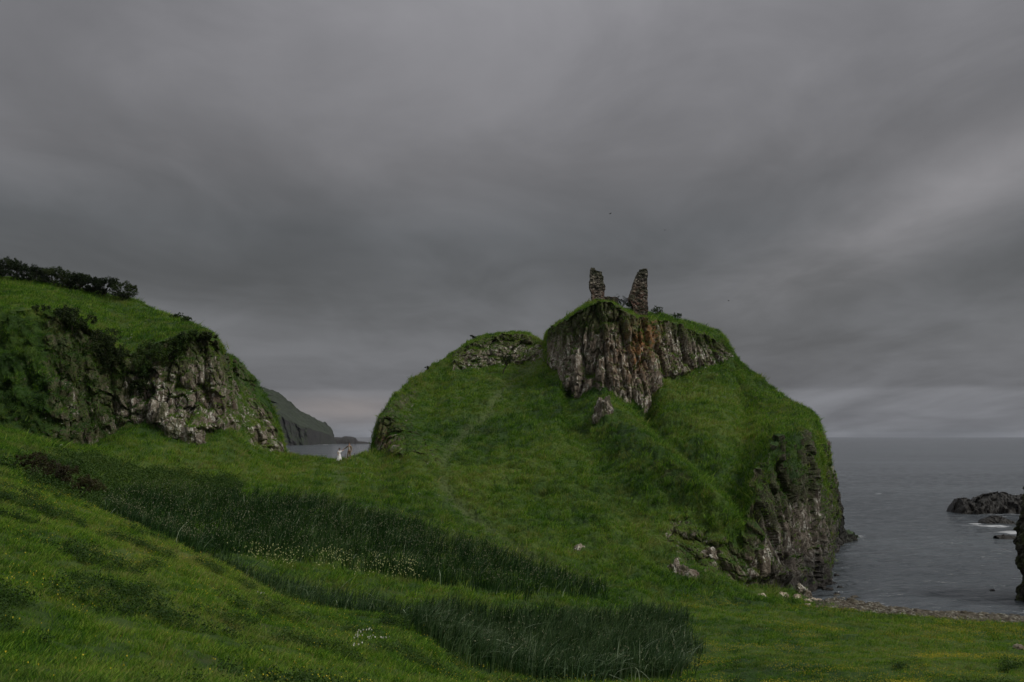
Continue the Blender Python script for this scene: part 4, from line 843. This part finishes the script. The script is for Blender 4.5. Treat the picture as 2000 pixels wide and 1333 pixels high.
t1 = ruin_wall("tower", [(523.5, 1155, 1160.5), (527, 1154.5, 1162), (529, 1154.5, 1163.5), (530, 1154.5, 1172.5), (531, 1154.5, 1175), (536, 1154.5, 1176), (541, 1154.5, 1178), (548, 1153, 1179), (554, 1152.5, 1179), (560, 1152.5, 1181), (565, 1153.5, 1181.5), (568, 1156, 1180), (580, 1156.5, 1179.5), (588, 1157, 1179.5), (612, 1157, 1179)], CD, 1.6, ruin, 3, .15)
t1['label'] = "left tower, broad in the middle with a notched top"
t2 = ruin_wall("tower", [(524.8, 1257, 1264), (526, 1256, 1264.3), (526.6, 1250, 1264.3), (533, 1248, 1264.5), (534, 1246, 1264.5), (540, 1244.5, 1264.5), (545, 1243, 1264), (555, 1239, 1264), (565, 1236, 1264.5), (575, 1233, 1264.5), (580, 1230, 1264.5), (584, 1230.5, 1264.8), (590, 1233, 1265), (600, 1238, 1265), (640, 1240, 1266)], CD - 1.5, 2.6, ruin, 8, .14)
t2['label'] = "right tower with a straight right edge and sloping broken left side"
ruin_wall("low_wall", [(580, 1179, 1205), (582, 1179, 1207), (588, 1179, 1207.5), (595, 1179, 1206), (612, 1179, 1206)], CD + .3, 1.1, ruin, 11, .14)

# ------------------------------------------------------------------ fence posts on the saddle
for k, (X, Y, h, lb) in enumerate(((674, 895, .75, "thin fence post standing between the couple"), (693, 891, .55, "short fence post right of the man"), (727, 880, .75, "fence post nearest the headland's rocky end"))):
    p = stand(X, Y, (5.6, 6.05)); root = empty("fence_post", p); tag(root, lb, "post", "weathered posts along the saddle")
    mesh_np("post", *limb([(0, 0, -.3), (.01, 0, h * .5), (.02, 0, h)], [.035, .03, .028], 8), M_BARK, parent=root)
    mesh_np("cap", *limb([(.02, 0, h), (.02, 0, h + .04), (.02, 0, h + .06)], [.032, .03, .01], 8), M_BARK, parent=root)

# ------------------------------------------------------------------ people
def skin_obj(name, joints, edges, mat, parent, sub=2):
    """joints: (x,y,z,r[,ry])"""
    me = bpy.data.meshes.new(name); me.from_pydata([j[:3] for j in joints], edges, []); o = bpy.data.objects.new(name, me); COL.objects.link(o)
    o.modifiers.new("skin", 'SKIN'); 
    for v, j in zip(me.skin_vertices[0].data, joints): v.radius = (j[3], j[4] if len(j) > 4 else j[3])
    me.skin_vertices[0].data[0].use_root = True
    s_ = o.modifiers.new("sub", 'SUBSURF'); s_.levels = sub; s_.render_levels = sub
    me.materials.append(mat); o.parent = parent
    dg = bpy.context.evaluated_depsgraph_get(); ev = bpy.data.meshes.new_from_object(o.evaluated_get(dg)); o.modifiers.clear(); o.data = ev
    for p_ in ev.polygons: p_.use_smooth = True
    return o
M_SKIN = plain("skin", (.42, .26, .19), .55, .06); M_HAIR = plain("dark_hair", (.016, .011, .009), .6, .2)
M_WHITE = plain("white_dress_cloth", (.74, .73, .72), .8, .05); M_TAN = plain("tan_tweed", (.19, .135, .072), .9, .2, 30); M_CREAM = plain("cream_shirt_cloth", (.50, .46, .38), .8, .08); M_SHOE = plain("brown_shoe_leather", (.05, .03, .02), .5, .1)
def person(loc, rz, scale, armL, armR, legs, label, hand_curl=.5):
    """stands facing -Y; armL/armR: (elbow, wrist) positions; returns root and the body's joints"""
    root = empty("person", loc, rz, scale); tag(root, label, "person")
    J, Eg = [], []
    def add(p, r, par=None, r2=None):
        J.append((*p, r, r2 or r)); 
        if par is not None: Eg.append((par, len(J) - 1))
        return len(J) - 1
    pel = add((0, 0, .95), .125, None, .10); wa = add((0, .0, 1.10), .115, pel, .09); ch = add((0, .01, 1.30), .135, wa, .10); up = add((0, .01, 1.43), .09, ch, .07)
    nk = add((0, -.005, 1.50), .052, up); hd0 = add((0, -.01, 1.57), .065, nk); hd = add((0, -.015, 1.66), .085, hd0, .095); add((0, -.005, 1.735), .062, hd)
    for sx_, arm in ((1, armL), (-1, armR)):
        sh = add((.165 * sx_, .01, 1.42), .058, up); el = add(arm[0], .043, sh); wr = add(arm[1], .027, el)
        e, w_ = Vector(arm[0]), Vector(arm[1]); d = (w_ - e).normalized(); pm = w_ + d * .05; pa = add(tuple(pm), .034, wr, .018)
        side = d.cross(Vector((0, 1, 0))); side = side.normalized() if side.length > .1 else Vector((0, 0, 1))
        nrm = d.cross(side).normalized()
        for k in range(4):
            o_ = side * (k - 1.5) * .020; ln = (.060, .072, .068, .052)[k]; b1 = add(tuple(pm + d * .045 + o_), .0095, pa); b2 = add(tuple(pm + d * (.045 + ln * .5) + o_ + nrm * .012 * hand_curl), .0085, b1); add(tuple(pm + d * (.045 + ln * .85) + o_ + nrm * .04 * hand_curl), .0075, b2)
        t1_ = add(tuple(pm - side * .040 + d * .005), .0105, pa); add(tuple(pm - side * .060 + d * .045 + nrm * .012), .0085, t1_)
    for sx_, (kn, an, to) in ((1, legs[0]), (-1, legs[1])):
        hp = add((.09 * sx_, 0, .88), .095, pel); k_ = add(kn, .062, hp); a_ = add(an, .042, k_); add(to, .035, a_)
    return root, J, Eg
def head_bits(root, hair_blobs):
    # nose, ears, brows and mouth are small forms on the face; hair is a cap with volume
    def ell(name, c, r_, mat, sub=3):
        bm = bmesh.new(); bmesh.ops.create_icosphere(bm, subdivisions=sub, radius=1); V = np.array([v.co[:] for v in bm.verts]) * r_ + c; fs = np.array([[v.index for v in f.verts] for f in bm.faces]); bm.free(); return mesh_np(name, V, fs, mat, parent=root)
    V, Fc = [], []
    for c, r_ in hair_blobs:
        bm = bmesh.new(); bmesh.ops.create_icosphere(bm, subdivisions=3, radius=1); v = np.array([q.co[:] for q in bm.verts]); fs = [[q.index for q in f.verts] for f in bm.faces]; bm.free()
        v = v * (1 + fbm(v * 3, 2)[:, None] * .08) * r_ + c; Fc += [[i + len(V) for i in f] for f in fs]; V += [tuple(x) for x in v]
    mesh_np("hair", np.array(V), np.array(Fc), M_HAIR, parent=root)
    ell("nose", (0, -.112, 1.645), (.012, .018, .022), M_SKIN, 2)
    for s_ in (-1, 1): ell("ear", (s_ * .082, 0, 1.65), (.012, .02, .032), M_SKIN, 2); ell("eye", (s_ * .03, -.098, 1.67), (.013, .008, .008), M_HAIR, 2)
    ell("mouth", (0, -.103, 1.605), (.024, .006, .007), plain("lips", (.30, .12, .10), .5), 2)
# man: tan suit, stepping towards the left of the photo, his right hand reaching to the woman
mp = stand(682, 897, (5.5, 6.05)); mp.z -= .02
SCM = 1.03
root, J, Eg = person(mp, R(-18), SCM, ((.29, .02, 1.14), (.32, -.05, .90)), ((-.40, .03, 1.24), (-.63, -.05, 1.10)), (((.11, -.04, .50), (.12, .06, .09), (.13, -.08, .04)), ((-.11, -.10, .52), (-.13, -.05, .09), (-.14, -.20, .04))), "man in open tan suit and cream waistcoat holding the woman's hand on the saddle")
body = skin_obj("body", J, Eg, M_SKIN, root)
head_bits(root, [((0, .012, 1.742), (.098, .112, .080)), ((0, .045, 1.68), (.082, .065, .085)), ((.02, -.05, 1.75), (.06, .05, .03))])
def clothes(name, joints, edges, mat, root, sub=2): return skin_obj(name, joints, edges, mat, root, sub)
clothes("shirt", [(0, -.012, 1.0, .125, .10), (0, -.012, 1.15, .125, .098), (0, -.005, 1.32, .142, .106), (0, 0, 1.45, .07, .065)], [(0, 1), (1, 2), (2, 3)], M_CREAM, root)
ja = [(0, .035, .86, .150, .10), (0, .035, 1.08, .150, .10), (0, .035, 1.30, .168, .105), (0, .02, 1.44, .10, .07), (.17, .01, 1.42, .072), (.29, .02, 1.14, .058), (.318, -.045, .93, .044), (-.17, .01, 1.42, .072), (-.40, .03, 1.24, .058), (-.61, -.042, 1.11, .044)]
clothes("jacket", ja, [(0, 1), (1, 2), (2, 3), (2, 4), (4, 5), (5, 6), (2, 7), (7, 8), (8, 9)], M_TAN, root)
clothes("trousers", [(0, 0, .97, .142, .118), (.09, 0, .86, .108), (.11, -.04, .50, .082), (.12, .055, .12, .064), (-.09, 0, .86, .108), (-.11, -.10, .52, .082), (-.13, -.05, .12, .064)], [(0, 1), (1, 2), (2, 3), (0, 4), (4, 5), (5, 6)], M_TAN, root)
for q_ in (((.12, .07, .05), (.13, -.10, .035)), ((-.13, -.03, .05), (-.14, -.22, .035))):
    clothes("shoe", [(*q_[0], .05), (*q_[1], .042)], [(0, 1)], M_SHOE, root)
# woman: white dress, dark hair up, turned towards the man, arm stretched to him
wp = stand(657, 899, (5.5, 6.05)); wp.z -= .14
mh = Matrix.Translation(mp) @ Matrix.Rotation(R(-18), 4, 'Z') @ Matrix.Scale(SCM, 4) @ Vector((-.68, -.06, 1.07))   # the man's palm
SCW = .85; WM = Matrix.Translation(wp) @ Matrix.Rotation(R(35), 4, 'Z') @ Matrix.Scale(SCW, 4)
hl_ = WM.inverted() @ mh; shl = Vector((.165, .01, 1.42)); dv = (hl_ - shl); L_ = dv.length
reach = min(L_, .66); wl = shl + dv.normalized() * (reach - .07); elb = shl + (wl - shl) * .52 + Vector((0, .0, -.05))
if L_ > .66:   # stand her close enough that the hands meet
    sh_ = (WM @ hl_) - (WM @ (shl + dv.normalized() * .66)); sh_.z = 0; wp += sh_
root, J, Eg = person(wp, R(35), SCW, (tuple(elb), tuple(wl)), ((-.26, .0, 1.18), (-.20, -.12, .98)), (((.09, -.03, .50), (.09, .03, .09), (.09, -.10, .04)), ((-.09, -.03, .50), (-.09, .03, .09), (-.09, -.10, .04))), "woman in long white puff sleeved dress with dark hair tied up, on the saddle")
body = skin_obj("body", J, Eg, M_SKIN, root)
head_bits(root, [((0, .015, 1.742), (.10, .112, .082)), ((0, .05, 1.68), (.092, .08, .10)), ((0, .07, 1.83), (.065, .065, .055))])
clothes("bodice", [(0, 0, 1.06, .118, .095), (0, 0, 1.16, .122, .10), (0, 0, 1.32, .148, .112), (0, .0, 1.42, .10, .075), (.18, .01, 1.41, .088), (*(tuple(shl + (elb - shl) * .75)), .080), (-.18, .01, 1.41, .088), (-.235, .0, 1.27, .080)], [(0, 1), (1, 2), (2, 3), (2, 4), (4, 5), (2, 6), (6, 7)], M_WHITE, root)
V, Fc = [], []; n = 72; K = 26
for k in range(K + 1):
    t = k / K; z = 1.10 - t * 1.02; rr_ = .118 + .27 * t ** .8
    for j in range(n): a = 2 * math.pi * j / n; f = 1 + .10 * t * math.sin(a * 9 + 1.5 * math.sin(a * 2)) + .03 * math.sin(a * 23) * t; V.append((math.cos(a) * rr_ * f - .05 * t, math.sin(a) * rr_ * f * .9 + .03 * t, z))
for k in range(K):
    for j in range(n): a, b = k * n + j, k * n + (j + 1) % n; Fc.append((a, a + n, b + n, b))
mesh_np("skirt", V, Fc, M_WHITE, parent=root)

# ------------------------------------------------------------------ birds
M_BIRD = plain("dark_feathers", (.02, .02, .022), .8)
def bird(X, Y, d, span_, bank, rz, label):
    root = empty("bird", place(X, Y, d), rz); root.rotation_euler = (0, bank, rz); tag(root, label, "bird")
    skin_obj("body", [(0, -.5, 0, .03), (0, -.3, .01, .09), (0, 0, 0, .11), (0, .35, 0, .05), (0, .55, .0, .07, .012)], [(0, 1), (1, 2), (2, 3), (3, 4)], M_BIRD, root).scale = (.55,) * 3
    for s_ in (-1, 1):
        V, Fc = [], []
        for k in range(9):
            t = k / 8; x = s_ * t * span_ / 2; z = .22 * span_ * math.sin(t * 2.0) * .6; c = .20 * (1 - t ** 2 * .85); y = .10 * t ** 2 * 2 - .05
            V += [(x, y - c * .4, z), (x, y + c * .6, z), (x, y - c * .1, z + .025 * (1 - t))]
        for k in range(8):
            a = 3 * k; Fc += [(a, a + 3, a + 5, a + 2), (a + 2, a + 5, a + 4, a + 1), (a + 1, a + 4, a + 3, a)]
        mesh_np("wing", V, Fc, M_BIRD, parent=root)
bird(1192, 418, 170, 1.1, R(-25), R(40), "dark bird gliding highest above the left castle tower")
bird(1298, 450, 230, 1.0, R(15), R(-30), "small bird below and right of the highest one")
bird(1423, 588, 260, .9, R(10), R(60), "lowest bird, flying right of the castle over the slope")

# ------------------------------------------------------------------ sea air
def haze():
    bm = bmesh.new(); bmesh.ops.create_cube(bm, size=1.0)
    for v in bm.verts: v.co = (v.co.x * 64000, v.co.y * 15600 + 7400, (60 if v.co.z > 0 else -8))
    me = bpy.data.meshes.new("haze"); bm.to_mesh(me); bm.free(); o = bpy.data.objects.new("haze", me); COL.objects.link(o)
    m = bpy.data.materials.new("sea_air"); m.use_nodes = True; m.node_tree.nodes.clear(); q = NT(m.node_tree)
    v = q.n('ShaderNodeVolumePrincipled'); v.inputs['Color'].default_value = (.82, .88, 1.0, 1); v.inputs['Density'].default_value = .000022; v.inputs['Anisotropy'].default_value = .2
    out = q.n('ShaderNodeOutputMaterial'); q.t.links.new(v.outputs[0], out.inputs['Volume']); me.materials.append(m)
    tag(o, "thin sea haze over the bay", "haze", kind='stuff')
haze()
